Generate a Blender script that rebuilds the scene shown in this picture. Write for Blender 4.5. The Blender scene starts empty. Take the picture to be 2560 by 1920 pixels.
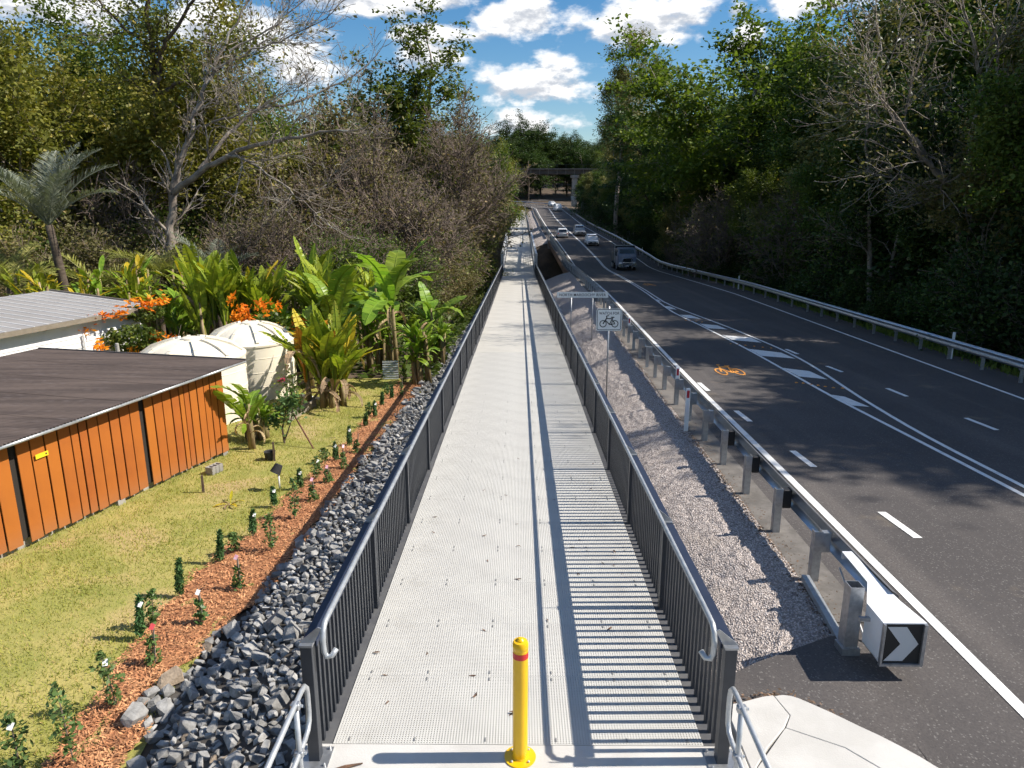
import bpy, bmesh, math, random
import numpy as np
from math import radians as R, sin, cos, pi
from mathutils import Vector, Matrix

SC = bpy.context.scene
COL = SC.collection

# ---------------------------------------------------------------- camera
cam_d = bpy.data.cameras.new('camera')
cam_d.sensor_width = 36.0
cam_d.lens = 36.0 * 1820 / 2560
cam_d.clip_end = 3000
cam = bpy.data.objects.new('camera', cam_d)
COL.objects.link(cam)
cam.location = (0, 0, 4.8)
cam.rotation_euler = (R(90 - 14.18), 0, R(0.55))
SC.camera = cam

# ---------------------------------------------------------------- exposure
SC.view_settings.view_transform = 'Standard'
SC.view_settings.look = 'None'
SC.view_settings.gamma = 1.0
SC.view_settings.use_curve_mapping = False
SC.view_settings.exposure = EXPOSURE = 0.62
SC.cycles.max_bounces = 5
SC.cycles.diffuse_bounces = 2
SC.cycles.glossy_bounces = 2
SC.cycles.transmission_bounces = 4
SC.cycles.transparent_max_bounces = 8
SC.cycles.use_adaptive_sampling = True
SC.cycles.adaptive_threshold = 0.04
SC.cycles.use_denoising = True

# ---------------------------------------------------------------- sun
SUN_EL = 43.0
sun_d = bpy.data.lights.new('sun', 'SUN')
sun_d.energy = 4.9
sun_d.angle = R(0.53)
sun_d.color = (1.0, 0.93, 0.83)
sun = bpy.data.objects.new('sun', sun_d)
COL.objects.link(sun)
sd = Vector((cos(R(SUN_EL)), 0.015, sin(R(SUN_EL))))
sun.rotation_euler = sd.to_track_quat('Z', 'Y').to_euler()
sun.location = (60, 0, 60)

# ---------------------------------------------------------------- sky
W = bpy.data.worlds.new('World')
SC.world = W
W.use_nodes = True
W.cycles.sampling_method = 'MANUAL'
W.cycles.sample_map_resolution = 256
nt = W.node_tree
nt.nodes.clear()


class NT:
    """small node helper"""
    def __init__(s, tree):
        s.t = tree

    def n(s, kind, ins=None, **kw):
        nd = s.t.nodes.new(kind)
        for k, v in kw.items():
            setattr(nd, k, v)
        if ins:
            for k, v in ins.items():
                s.set(nd, k, v)
        return nd

    def set(s, nd, k, v):
        sock = nd.inputs[k]
        if isinstance(v, bpy.types.NodeSocket):
            s.t.links.new(v, sock)
        elif isinstance(v, bpy.types.Node):
            s.t.links.new(v.outputs[0], sock)
        else:
            sock.default_value = v

    def m(s, op, a, b=None, c=None, clamp=False):
        nd = s.t.nodes.new('ShaderNodeMath')
        nd.operation = op
        nd.use_clamp = clamp
        for i, v in enumerate((a, b, c)):
            if v is not None:
                s.set(nd, i, v)
        return nd.outputs[0]

    def sstep(s, x, a, b):
        nd = s.t.nodes.new('ShaderNodeMapRange')
        nd.interpolation_type = 'SMOOTHSTEP'
        s.set(nd, 0, x)
        nd.inputs[1].default_value = a
        nd.inputs[2].default_value = b
        nd.inputs[3].default_value = 0
        nd.inputs[4].default_value = 1
        return nd.outputs[0]

    def mix(s, f, a, b, blend='MIX'):
        nd = s.t.nodes.new('ShaderNodeMix')
        nd.data_type = 'RGBA'
        nd.blend_type = blend
        s.set(nd, 0, f)
        for i, v in ((6, a), (7, b)):
            if isinstance(v, tuple) and len(v) == 3:
                v = (*v, 1)
            s.set(nd, i, v)
        return nd.outputs[2]

    def ramp(s, f, stops):
        nd = s.t.nodes.new('ShaderNodeValToRGB')
        el = nd.color_ramp.elements
        while len(el) < len(stops):
            el.new(0.5)
        for e, (p, c) in zip(el, stops):
            e.position = p
            e.color = (*c, 1) if len(c) == 3 else c
        s.set(nd, 0, f)
        return nd.outputs[0]


g = NT(nt)
tc = g.n('ShaderNodeTexCoord')
sep = g.n('ShaderNodeSeparateXYZ', {0: tc.outputs['Generated']})
az = g.m('ARCTAN2', sep.outputs[0], sep.outputs[1])
el = g.m('ARCSINE', sep.outputs[2])
azd = g.m('MULTIPLY', az, 180 / pi)
eld = g.m('MULTIPLY', el, 180 / pi)
# noise laid on the dome of directions
cv = g.n('ShaderNodeCombineXYZ', {0: azd, 1: g.m('MULTIPLY', eld, 1.9), 2: 0.0})
nz = g.n('ShaderNodeTexNoise', {'Vector': cv.outputs[0], 'Scale': 0.30, 'Detail': 5.0, 'Roughness': 0.58})
nz2 = g.n('ShaderNodeTexNoise', {'Vector': cv.outputs[0], 'Scale': 0.11, 'Detail': 5.0, 'Roughness': 0.55})
cv3 = g.n('ShaderNodeCombineXYZ', {0: azd, 1: g.m('MULTIPLY', g.m('ADD', eld, 0.7), 1.9), 2: 0.0})
nz3 = g.n('ShaderNodeTexNoise', {'Vector': cv3.outputs[0], 'Scale': 0.30, 'Detail': 5.0, 'Roughness': 0.58})
nf = g.m('SUBTRACT', nz.outputs[0], 0.5)
CLOUDS = [(8.3, 12.1, 7.06, 2.58), (-0.3, 12.5, 4.48, 1.9), (1.0, 8.2, 5.49, 2.35), (-10.5, 13.4, 8.96, 1.68), (-6.5, 9.9, 2.8, 2.13), (-5.5, 11.4, 4.37, 0.9), (-15.9, 9.2, 4.03, 2.46), (20.7, 12.9, 4.93, 1.68), (15.9, 10.9, 1.9, 1.34), (15.2, 12.5, 0.9, 0.78), (0.4, 5.4, 4.03, 1.46), (-20.5, 10.8, 5.6, 2.69), (27, 9, 6.72, 2.69), (-31, 12, 7.84, 2.91), (38, 14, 8.96, 3.36)]
field = None
shade = None
for (a, e, ra, re) in CLOUDS:
    dx = g.m('DIVIDE', g.m('SUBTRACT', azd, a), ra)
    dy = g.m('DIVIDE', g.m('SUBTRACT', eld, e), re)
    # flatter undersides
    dyb = g.m('MULTIPLY', dy, g.m('ADD', 1.0, g.m('MULTIPLY', g.m('LESS_THAN', dy, 0.0), 0.35)))
    d = g.m('SUBTRACT', 1.0, g.m('SQRT', g.m('ADD', g.m('MULTIPLY', dx, dx), g.m('MULTIPLY', dyb, dyb))))
    sh = g.m('MULTIPLY', g.m('MAXIMUM', d, 0.0), dy)
    field = d if field is None else g.m('MAXIMUM', field, d)
    shade = sh if shade is None else g.m('ADD', shade, sh)
far_cl = g.m('SUBTRACT', g.m('MULTIPLY', nz2.outputs[0], 3.2), 1.62)
# broken cumulus carried on out of view, thickened to whiten the fill light
beyond = g.m('MAXIMUM', g.m('GREATER_THAN', g.m('ABSOLUTE', azd), 40.0), g.m('GREATER_THAN', eld, 16.0))
field = g.m('MAXIMUM', field, g.m('ADD', g.m('MULTIPLY', beyond, far_cl), g.m('MULTIPLY', g.m('SUBTRACT', 1.0, beyond), -3.0)))
dens = g.m('ADD', field, g.m('MULTIPLY', nf, 2.4))
mask = g.sstep(dens, 0.02, 0.58)
# lit tops, grey undersides
lit = g.m('ADD', g.m('MULTIPLY', shade, 1.8), g.m('MULTIPLY', g.m('SUBTRACT', nz.outputs[0], nz3.outputs[0]), 4.5))
litf = g.sstep(lit, -0.55, 0.25)
ccol = g.mix(litf, (0.41, 0.435, 0.48), (0.76, 0.76, 0.76))
sky = g.n('ShaderNodeTexSky', sky_type='NISHITA')
sky.sun_disc = False
sky.sun_elevation = R(SUN_EL)
sky.sun_rotation = R(90)
sky.altitude = 0
sky.air_density = 1.0
sky.dust_density = 0.35
sky.ozone_density = 2.2
SKY_K = 0.10
skyc = g.mix(1.0, sky.outputs[0], (SKY_K, SKY_K, SKY_K), 'MULTIPLY')
hsv = g.n('ShaderNodeHueSaturation', {'Color': skyc, 'Saturation': 1.38, 'Value': 0.82})
fin = g.mix(mask, hsv.outputs[0], ccol)
bg = g.n('ShaderNodeBackground', {'Color': fin, 'Strength': 1.0})
out = g.n('ShaderNodeOutputWorld', {'Surface': bg.outputs[0]})

# ================================================================ helpers
rng = np.random.default_rng(7)
random.seed(7)


def tag(o, label=None, cat=None, group=None, kind=None):
    if label:
        o['label'] = label
    if cat:
        o['category'] = cat
    if group:
        o['group'] = group
    if kind:
        o['kind'] = kind
    return o


def empty(name, loc=(0, 0, 0), rz=0.0):
    o = bpy.data.objects.new(name, None)
    o.empty_display_size = 0.2
    COL.objects.link(o)
    o.location = loc
    o.rotation_euler = (0, 0, rz)
    return o


def link(name, me, parent=None, loc=None, rot=None, scale=None):
    o = bpy.data.objects.new(name, me)
    COL.objects.link(o)
    if parent is not None:
        o.parent = parent
    if loc is not None:
        o.location = loc
    if rot is not None:
        o.rotation_euler = rot
    if scale is not None:
        o.scale = scale
    return o


def copy_tree(o, parent=None):
    c = o.copy()
    COL.objects.link(c)
    c.parent = parent
    for ch in list(o.children):
        copy_tree(ch, c)
    return c


def np_mesh(name, V, Fq, mat=None, smooth=False):
    """fast mesh from numpy: Fq is (n,4) or (n,3)"""
    V = np.asarray(V, dtype=np.float32)
    Fq = np.asarray(Fq, dtype=np.int32)
    me = bpy.data.meshes.new(name)
    n, k = Fq.shape
    me.vertices.add(len(V))
    me.vertices.foreach_set('co', V.ravel())
    me.loops.add(n * k)
    me.loops.foreach_set('vertex_index', Fq.ravel())
    me.polygons.add(n)
    me.polygons.foreach_set('loop_start', np.arange(0, n * k, k, dtype=np.int32))
    me.polygons.foreach_set('loop_total', np.full(n, k, dtype=np.int32))
    if smooth:
        me.polygons.foreach_set('use_smooth', np.ones(n, dtype=bool))
    me.update(calc_edges=True)
    if mat:
        me.materials.append(mat)
    return me


class MB:
    def __init__(s):
        s.v = []
        s.f = []

    def add(s, vs, fs):
        b = len(s.v)
        s.v.extend([tuple(p) for p in vs])
        s.f.extend([tuple(i + b for i in q) for q in fs])
        return s

    def hexa(s, c):
        return s.add(c, [(0, 3, 2, 1), (4, 5, 6, 7), (0, 1, 5, 4), (1, 2, 6, 5), (2, 3, 7, 6), (3, 0, 4, 7)])

    def box(s, c, d, rz=0.0, tx=1.0, ty=1.0):
        x, y, z = c
        a, b, h = d[0] / 2, d[1] / 2, d[2] / 2
        pts = []
        for zz, kx, ky in ((-h, 1, 1), (h, tx, ty)):
            for sx, sy in ((-1, -1), (1, -1), (1, 1), (-1, 1)):
                px, py = sx * a * kx, sy * b * ky
                pts.append((x + px * cos(rz) - py * sin(rz), y + px * sin(rz) + py * cos(rz), z + zz))
        return s.hexa(pts)

    def span(s, x0, x1, y0, y1, z0, z1):
        return s.box(((x0 + x1) / 2, (y0 + y1) / 2, (z0 + z1) / 2), (x1 - x0, y1 - y0, z1 - z0))

    def beam(s, p, q, w, h, up=(0, 0, 1)):
        """box from p to q, w across, h along up"""
        p, q, up = Vector(p), Vector(q), Vector(up)
        t = (q - p).normalized()
        sdv = t.cross(up).normalized() * (w / 2)
        uv = sdv.cross(t).normalized() * (h / 2)
        c = [p - sdv - uv, p + sdv - uv, q + sdv - uv, q - sdv - uv, p - sdv + uv, p + sdv + uv, q + sdv + uv, q - sdv + uv]
        return s.hexa(c)

    def tube(s, pts, r, n=8, caps=True):
        pts = [Vector(p) for p in pts]
        m = len(pts)
        rs = r if isinstance(r, (list, tuple)) else [r] * m
        b = len(s.v)
        prev = None
        for i, p in enumerate(pts):
            t = (pts[min(i + 1, m - 1)] - pts[max(i - 1, 0)])
            if t.length < 1e-9:
                t = Vector((0, 0, 1))
            t.normalize()
            if prev is None:
                a = t.cross(Vector((0, 0, 1)))
                if a.length < 1e-3:
                    a = t.cross(Vector((1, 0, 0)))
            else:
                a = prev - t * prev.dot(t)
            a.normalize()
            prev = a
            bb = t.cross(a)
            for k in range(n):
                an = 2 * pi * k / n
                s.v.append(tuple(p + (a * cos(an) + bb * sin(an)) * rs[i]))
        for i in range(m - 1):
            for k in range(n):
                k2 = (k + 1) % n
                s.f.append((b + i * n + k, b + i * n + k2, b + (i + 1) * n + k2, b + (i + 1) * n + k))
        if caps:
            s.f.append(tuple(b + k for k in range(n))[::-1])
            s.f.append(tuple(b + (m - 1) * n + k for k in range(n)))
        return s

    def lathe(s, prof, n=24, c=(0, 0, 0), cap=True):
        b = len(s.v)
        for (r, z) in prof:
            for k in range(n):
                a = 2 * pi * k / n
                s.v.append((c[0] + r * cos(a), c[1] + r * sin(a), c[2] + z))
        for i in range(len(prof) - 1):
            for k in range(n):
                k2 = (k + 1) % n
                s.f.append((b + i * n + k, b + i * n + k2, b + (i + 1) * n + k2, b + (i + 1) * n + k))
        if cap:
            s.f.append(tuple(b + k for k in range(n))[::-1])
            s.f.append(tuple(b + (len(prof) - 1) * n + k for k in range(n)))
        return s

    def prism(s, poly, z0, z1):
        n = len(poly)
        b = len(s.v)
        s.v.extend([(p[0], p[1], z0) for p in poly] + [(p[0], p[1], z1) for p in poly])
        s.f.append(tuple(b + i for i in range(n))[::-1])
        s.f.append(tuple(b + n + i for i in range(n)))
        for i in range(n):
            j = (i + 1) % n
            s.f.append((b + i, b + j, b + n + j, b + n + i))
        return s

    def mesh(s, name, mat=None, smooth=False, bevel=0.0):
        me = bpy.data.meshes.new(name)
        me.from_pydata(s.v, [], s.f)
        if bevel or smooth == 'fix':
            bm = bmesh.new()
            bm.from_mesh(me)
            if bevel:
                bmesh.ops.bevel(bm, geom=list(bm.edges), offset=bevel, segments=1, affect='EDGES', clamp_overlap=True)
            bm.to_mesh(me)
            bm.free()
        if smooth:
            me.polygons.foreach_set('use_smooth', [True] * len(me.polygons))
        me.update()
        if mat:
            me.materials.append(mat)
        return me

    def build(s, name, mat=None, parent=None, smooth=False, bevel=0.0, loc=None, rot=None):
        return link(name, s.mesh(name, mat, smooth, bevel), parent, loc, rot)


def smooth_by_angle(o, ang=35):
    me = o.data
    me.polygons.foreach_set('use_smooth', [True] * len(me.polygons))
    try:
        me.set_sharp_from_angle(angle=R(ang))
    except Exception:
        pass
    return o


# ================================================================ materials
MATS = {}


def mat(name, c1, c2=None, rough=0.7, metal=0.0, scale=6.0, detail=4.0, lo=0.35, hi=0.65, bump=0.0, bscale=None,
        spec=0.5, c3=None, s3=None, island=0.0, f3=(0.55, 0.75), coords='Object', stretch=None):
    if name in MATS:
        return MATS[name]
    m = bpy.data.materials.new(name)
    m.use_nodes = True
    t = NT(m.node_tree)
    b = m.node_tree.nodes['Principled BSDF']
    b.inputs['Roughness'].default_value = rough
    b.inputs['Metallic'].default_value = metal
    b.inputs['Specular IOR Level'].default_value = spec
    tcn = t.n('ShaderNodeTexCoord')
    vec = tcn.outputs[coords]
    if stretch:
        mp = t.n('ShaderNodeMapping', {'Vector': vec})
        mp.inputs['Scale'].default_value = stretch
        vec = mp.outputs[0]
    col = (*c1, 1)
    if c2 is not None:
        no = t.n('ShaderNodeTexNoise', {'Vector': vec, 'Scale': scale, 'Detail': detail, 'Roughness': 0.6})
        col = t.mix(t.sstep(no.outputs[0], lo, hi), c1, c2)
    if c3 is not None:
        no3 = t.n('ShaderNodeTexNoise', {'Vector': vec, 'Scale': s3, 'Detail': 3.0})
        col = t.mix(t.sstep(no3.outputs[0], *f3), col, c3)
    if island:
        ge = t.n('ShaderNodeNewGeometry')
        hs = t.n('ShaderNodeHueSaturation', {'Color': col})
        t.set(hs, 'Value', t.m('ADD', 1 - island, t.m('MULTIPLY', ge.outputs['Random Per Island'], 2 * island)))
        col = hs.outputs[0]
    t.set(b, 'Base Color', col)
    if bump:
        bn = t.n('ShaderNodeTexNoise', {'Vector': vec, 'Scale': bscale or scale * 4, 'Detail': 4.0})
        bp = t.n('ShaderNodeBump', {'Height': bn.outputs[0], 'Strength': bump, 'Distance': 0.02})
        t.set(b, 'Normal', bp.outputs[0])
    MATS[name] = m
    return m


def leaf_mat(name, c1, c2, c3=None, trans=0.35, rough=0.45, vs=0.35, clump=0.6):
    """foliage: colour varies per leaf and by clump; light passes through"""
    if name in MATS:
        return MATS[name]
    m = bpy.data.materials.new(name)
    m.use_nodes = True
    t = NT(m.node_tree)
    nd = m.node_tree.nodes
    b = nd['Principled BSDF']
    outn = nd['Material Output']
    ge = t.n('ShaderNodeNewGeometry')
    oi = t.n('ShaderNodeObjectInfo')
    tcn = t.n('ShaderNodeTexCoord')
    no = t.n('ShaderNodeTexNoise', {'Vector': tcn.outputs['Object'], 'Scale': clump, 'Detail': 2.0})
    f = t.m('ADD', t.m('MULTIPLY', ge.outputs['Random Per Island'], 0.55), t.m('MULTIPLY', t.m('SUBTRACT', no.outputs[0], 0.28), 1.0), clamp=True)
    col = t.mix(f, c1, c2)
    if c3 is not None:
        col = t.mix(t.m('GREATER_THAN', ge.outputs['Random Per Island'], 0.93), col, c3)
    hs = t.n('ShaderNodeHueSaturation', {'Color': col})
    t.set(hs, 'Hue', t.m('ADD', 0.485, t.m('MULTIPLY', oi.outputs['Random'], 0.03)))
    t.set(hs, 'Value', t.m('ADD', 1 - vs / 2, t.m('MULTIPLY', t.m('FRACT', t.m('MULTIPLY', oi.outputs['Random'], 7.31)), vs)))
    t.set(b, 'Base Color', hs.outputs[0])
    b.inputs['Roughness'].default_value = rough
    b.inputs['Specular IOR Level'].default_value = 0.22
    tr = t.n('ShaderNodeBsdfTranslucent', {'Color': t.mix(1.0, hs.outputs[0], (1.25, 1.3, 0.6), 'MULTIPLY')})
    mx = t.n('ShaderNodeMixShader', {0: trans, 1: b.outputs[0], 2: tr.outputs[0]})
    t.set(outn, 'Surface', mx.outputs[0])
    MATS[name] = m
    return m


M_conc = mat('concrete', (0.56, 0.545, 0.515), (0.48, 0.465, 0.435), rough=0.85, scale=1.3, detail=8, c3=(0.42, 0.40, 0.37), s3=0.9, f3=(0.62, 0.8), bump=0.15, bscale=60)
M_conc_old = mat('weathered_concrete', (0.34, 0.32, 0.29), (0.22, 0.21, 0.19), rough=0.9, scale=0.8, detail=8, bump=0.3, bscale=20)
M_grate = mat('grating', (0.55, 0.54, 0.505), (0.49, 0.48, 0.45), rough=0.75, scale=0.9, detail=6, c3=(0.40, 0.385, 0.35), s3=1.7, f3=(.6, .85), coords='Object')
M_galv = mat('galvanised_steel', (0.46, 0.47, 0.48), (0.36, 0.37, 0.385), rough=0.42, metal=0.75, scale=14, detail=3)
M_galv_b = mat('bright_galvanised', (0.52, 0.54, 0.55), (0.40, 0.42, 0.44), rough=0.45, metal=0.55, scale=8)
M_dark = mat('dark_steel', (0.034, 0.038, 0.046), (0.045, 0.05, 0.06), rough=0.45, metal=0.2, scale=5)
M_navy = mat('dark_rail', (0.022, 0.031, 0.058), (0.028, 0.037, 0.066), rough=0.5, metal=0.0, scale=4, spec=0.3)
M_plate = mat('edge_plate', (0.10, 0.10, 0.105), (0.13, 0.13, 0.13), rough=0.6, metal=0.2, scale=5)
M_white = mat('white_paint', (0.78, 0.78, 0.77), (0.70, 0.70, 0.69), rough=0.7, scale=5, detail=6, lo=0.5, hi=0.8)
M_line = mat('road_line_paint', (0.74, 0.74, 0.72), (0.60, 0.59, 0.57), rough=0.8, scale=3.5, detail=9, lo=0.52, hi=0.72)
M_yline = mat('orange_line_paint', (0.80, 0.33, 0.05), (0.62, 0.26, 0.05), rough=0.8, scale=9, detail=5)
M_black = mat('black_print', (0.012, 0.012, 0.013), rough=0.6)
M_signface = mat('sign_face', (0.80, 0.81, 0.79), (0.75, 0.76, 0.74), rough=0.45, scale=2)
M_red = mat('red_reflector', (0.42, 0.02, 0.03), rough=0.3)
M_yellow = mat('yellow_paint', (0.82, 0.48, 0.006), (0.76, 0.44, 0.006), rough=0.32, scale=3)
M_redband = mat('red_band', (0.55, 0.02, 0.02), rough=0.35)
M_rubber = mat('rubber', (0.02, 0.02, 0.021), (0.03, 0.03, 0.03), rough=0.8, scale=20)
M_glass = mat('dark_glass', (0.012, 0.016, 0.022), rough=0.08, spec=0.8)
M_truss = mat('truss_steel', (0.62, 0.63, 0.64), (0.54, 0.55, 0.56), rough=0.5, metal=0.3, scale=3)
M_bark = mat('bark', (0.115, 0.085, 0.062), (0.062, 0.046, 0.034), rough=0.95, scale=3.0, detail=6, bump=0.6, bscale=14, c3=(0.24, 0.22, 0.19), s3=1.1, f3=(0.56, 0.7))
M_barkp = mat('pale_bark', (0.30, 0.26, 0.215), (0.17, 0.14, 0.115), rough=0.9, scale=1.6, detail=6, bump=0.4, bscale=12, c3=(0.42, 0.39, 0.34), s3=0.9, f3=(0.55, 0.7))
M_twig = mat('twig', (0.205, 0.158, 0.125), (0.135, 0.102, 0.082), rough=0.95, scale=2.0)

# ================================================================ terrain profile
PRY = [-60, 5.4, 78, 84, 117, 230, 290, 420, 700]
PRZ = [0, 0, -2.9, -3.0, -1.6, 1.8, 4.3, 6.0, 8]


def prof(y):
    return np.interp(y, PRY, PRZ)


def roadz(y):
    return prof(y) + np.interp(y, [0, 20, 50, 90, 120, 160], [-.1, -.05, .35, .4, .2, 0])


def leftz(y):
    return np.interp(y, [-60, 0, 17.6, 30, 45, 70, 84, 100, 114, 130, 230, 300, 420, 700], [.3, -.8, -1.5, -2.0, -3.0, -4.3, -6.5, -7.2, -6, -3.0, 1.2, 4.5, 16, 45])


def rightz(y):
    return np.interp(y, [-60, 10, 30, 60, 84, 100, 114, 140, 230, 300, 420, 700], [-.6, -1.0, -1.9, -3.4, -6.5, -7.2, -6, -2, 1.2, 4.5, 16, 45])


def sst(x, a, b):
    t = np.clip((x - a) / (b - a), 0, 1)
    return t * t * (3 - 2 * t)


YL = [-30, 6.09, 10.98, 14.56, 21.7, 31, 48.3, 72.7, 99.3, 132, 199, 240]
XL = [4.6, 4.95, 5.16, 5.27, 5.39, 5.6, 6.1, 6.6, 6.25, 5.75, 5.4, 5.4]
YR = [-30, 0, 20, 25, 35, 54, 89, 152, 235]
XR = [13.4, 13.8, 14.2, 14.3, 14.5, 14.9, 14.8, 13.4, 13.5]
_yy = np.arange(-40, 260, 1.0)


def _sm(a, k=9):
    ker = np.hanning(k + 2)[1:-1]
    ker /= ker.sum()
    return np.convolve(np.pad(a, k // 2, mode='edge'), ker, 'valid')


_xl = _sm(np.interp(_yy, YL, XL), 25)
_xr = _sm(np.interp(_yy, YR, XR), 31)


def xl(y):
    return np.interp(y, _yy, _xl)


def xr(y):
    return np.interp(y, _yy, _xr)


def T(x, y):
    x = np.asarray(x, float)
    y = np.asarray(y, float)
    pz = prof(y)
    rz = roadz(y)
    lz = leftz(y)
    gz = rightz(y)
    # gentle unevenness and rising valley sides
    lz = lz + 0.00 * x + np.clip(-x - 30, 0, None) * 0.05 + 0.12 * np.sin(x * .31 + y * .17) * sst(-x, 8, 18)
    gz = gz + np.clip(x - 40, 0, None) * 0.06
    und = pz - 0.5 - 0.55 * sst(y, 6, 26)
    z = np.where(x < -4.1, lz, und)
    a = sst(x, -4.3, -1.7)
    z = np.where((x >= -4.3) & (x < -1.7), lz * (1 - a) + und * a, z)
    xlg = xl(y) - 1.25
    a = np.clip((x - 1.85) / np.maximum(xlg - 1.85, .1), 0, 1)
    a = a ** 0.85
    z = np.where((x >= 1.85) & (x < xlg), und * (1 - a) + (rz - .02) * a, z)
    xrg = xr(y) + 1.7
    z = np.where((x >= xlg), rz - .06, z)
    a = sst(x, 0, 1)
    a = sst(x - xrg, 0, 4.0)
    z = np.where(x >= xrg, (rz - .06) * (1 - a) + gz * a, z)
    # river cut through the embankments
    fb = sst(y, 285, 310)
    side = np.where(x < 9, lz, gz)
    z = z * (1 - fb) + side * fb
    w = sst(y, 76, 86) * (1 - sst(y, 111, 121))
    riv = -7.4 + 0.03 * np.abs(x)
    z = z * (1 - w) + np.minimum(riv, z) * w
    return z


def grid_patch(name, xs, ys, zf, mat_, kind='structure', dz=0.0, smooth=True):
    X, Y = np.meshgrid(xs, ys)
    Z = zf(X, Y) + dz
    V = np.stack([X.ravel(), Y.ravel(), Z.ravel()], 1)
    nx, ny = len(xs), len(ys)
    i = np.arange(nx - 1)[None, :] + np.arange(ny - 1)[:, None] * nx
    F = np.stack([i, i + 1, i + nx + 1, i + nx], -1).reshape(-1, 4)
    o = link(name, np_mesh(name, V, F, mat_, smooth))
    if kind:
        tag(o, kind=kind)
    return o


# ---- ground sheet
M_ground = mat('forest_floor', (0.060, 0.042, 0.028), (0.11, 0.075, 0.048), rough=1.0, scale=0.6, detail=10, c3=(0.045, 0.055, 0.02), s3=0.23, bump=0.6, bscale=9)
xs = np.concatenate([np.arange(-420, -60, 20), np.arange(-60, -20, 4), np.arange(-20, -6, 1), np.arange(-6, 6, .3), np.arange(6, 22, 1), np.arange(22, 60, 4), np.arange(60, 440, 20)])
ys = np.concatenate([np.arange(-60, 0, 4), np.arange(0, 45, .5), np.arange(45, 130, 1.2), np.arange(130, 300, 5), np.arange(300, 720, 20)])
grid_patch('ground', xs, ys, lambda X, Y: T(X, Y) - 0.03, M_ground)

# ---- river
M_water = mat('river_water', (0.03, 0.035, 0.02), (0.04, 0.045, 0.03), rough=0.08, scale=0.5, bump=0.25, bscale=2.0)
grid_patch('river', np.linspace(-80, 80, 40), np.linspace(84, 114, 12), lambda X, Y: X * 0 - 7.0, M_water)


# ---- asphalt
def asphalt():
    m = bpy.data.materials.new('asphalt')
    m.use_nodes = True
    t = NT(m.node_tree)
    b = m.node_tree.nodes['Principled BSDF']
    tcn = t.n('ShaderNodeTexCoord')
    v = tcn.outputs['Object']
    n1 = t.n('ShaderNodeTexNoise', {'Vector': v, 'Scale': 0.35, 'Detail': 8.0, 'Roughness': 0.6})
    col = t.mix(t.sstep(n1.outputs[0], 0.35, 0.7), (0.074, 0.067, 0.065), (0.100, 0.090, 0.086))
    # long streaks along the lanes
    mp = t.n('ShaderNodeMapping', {'Vector': v})
    mp.inputs['Scale'].default_value = (1.5, 0.05, 1)
    n2 = t.n('ShaderNodeTexNoise', {'Vector': mp.outputs[0], 'Scale': 1.0, 'Detail': 5.0})
    col = t.mix(t.m('MULTIPLY', t.sstep(n2.outputs[0], 0.45, 0.75), 0.55), col, (0.15, 0.132, 0.12))
    # stone fleck
    vo = t.n('ShaderNodeTexVoronoi', {'Vector': v, 'Scale': 60.0})
    fl = t.n('ShaderNodeSeparateColor', {0: vo.outputs['Color']})
    col = t.mix(t.m('MULTIPLY', fl.outputs[0], 0.55), col, (0.05, 0.045, 0.045))
    col = t.mix(t.m('GREATER_THAN', fl.outputs[1], 0.95), col, (0.15, 0.14, 0.132))
    # oil and dust patches
    n4 = t.n('ShaderNodeTexNoise', {'Vector': v, 'Scale': 1.1, 'Detail': 6.0})
    col = t.mix(t.m('MULTIPLY', t.sstep(n4.outputs[0], 0.62, 0.78), 0.5), col, (0.21, 0.17, 0.12))
    t.set(b, 'Base Color', col)
    b.inputs['Roughness'].default_value = 0.82
    b.inputs['Specular IOR Level'].default_value = 0.3
    n3 = t.n('ShaderNodeTexNoise', {'Vector': v, 'Scale': 55.0, 'Detail': 3.0})
    bp = t.n('ShaderNodeBump', {'Height': n3.outputs[0], 'Strength': 0.5, 'Distance': 0.01})
    t.set(b, 'Normal', bp.outputs[0])
    return m


M_asph = asphalt()

# road frames: left line, right line (x, y) and height, turning left beyond 235 m
FR = []
for y in np.concatenate([np.arange(-25, 40, 1.0), np.arange(40, 235, 2.5)]):
    FR.append((float(xl(y)), float(y), float(xr(y)), float(y), float(roadz(y))))
xc0, hw0, RC = (xl(235) + xr(235)) / 2, (xr(235) - xl(235)) / 2, 60.0
for a in np.arange(0, 100, 3.0):
    ca, sa = cos(R(a)), sin(R(a))
    cx, cy = xc0 - RC, 235.0
    FR.append((cx + (RC - hw0) * ca, cy + (RC - hw0) * sa, cx + (RC + hw0) * ca, cy + (RC + hw0) * sa, float(roadz(235)) + 2.6 * sin(R(min(a, 90)))))
FR = np.array(FR)


def frame_at(i, f, dz=0.0):
    """point at lateral fraction f (0 left line, 1 right line) or metres outside via f<0 / f>1"""
    l, r = FR[i, 0:2], FR[i, 2:4]
    w = np.linalg.norm(r - l)
    p = l + (r - l) * f
    return (p[0], p[1], FR[i, 4] + dz)


def strip(name, fa, fb, mat_, parent=None, dz=0.008, i0=0, i1=None, kind=None, mfa=0.0, mfb=0.0):
    """sheet along the road between lateral fractions fa, fb plus metre offsets"""
    V, F = [], []
    idx = range(i0, i1 if i1 is not None else len(FR))
    for k, i in enumerate(idx):
        w = np.linalg.norm(FR[i, 2:4] - FR[i, 0:2])
        fa_ = fa(i) if callable(fa) else fa
        fb_ = fb(i) if callable(fb) else fb
        V += [frame_at(i, fa_ + mfa / w, dz), frame_at(i, fb_ + mfb / w, dz)]
        if k:
            b = 2 * k
            F.append((b - 2, b - 1, b + 1, b))
    o = link(name, np_mesh(name, V, F, mat_), parent)
    if kind:
        tag(o, kind=kind)
    return o


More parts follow.
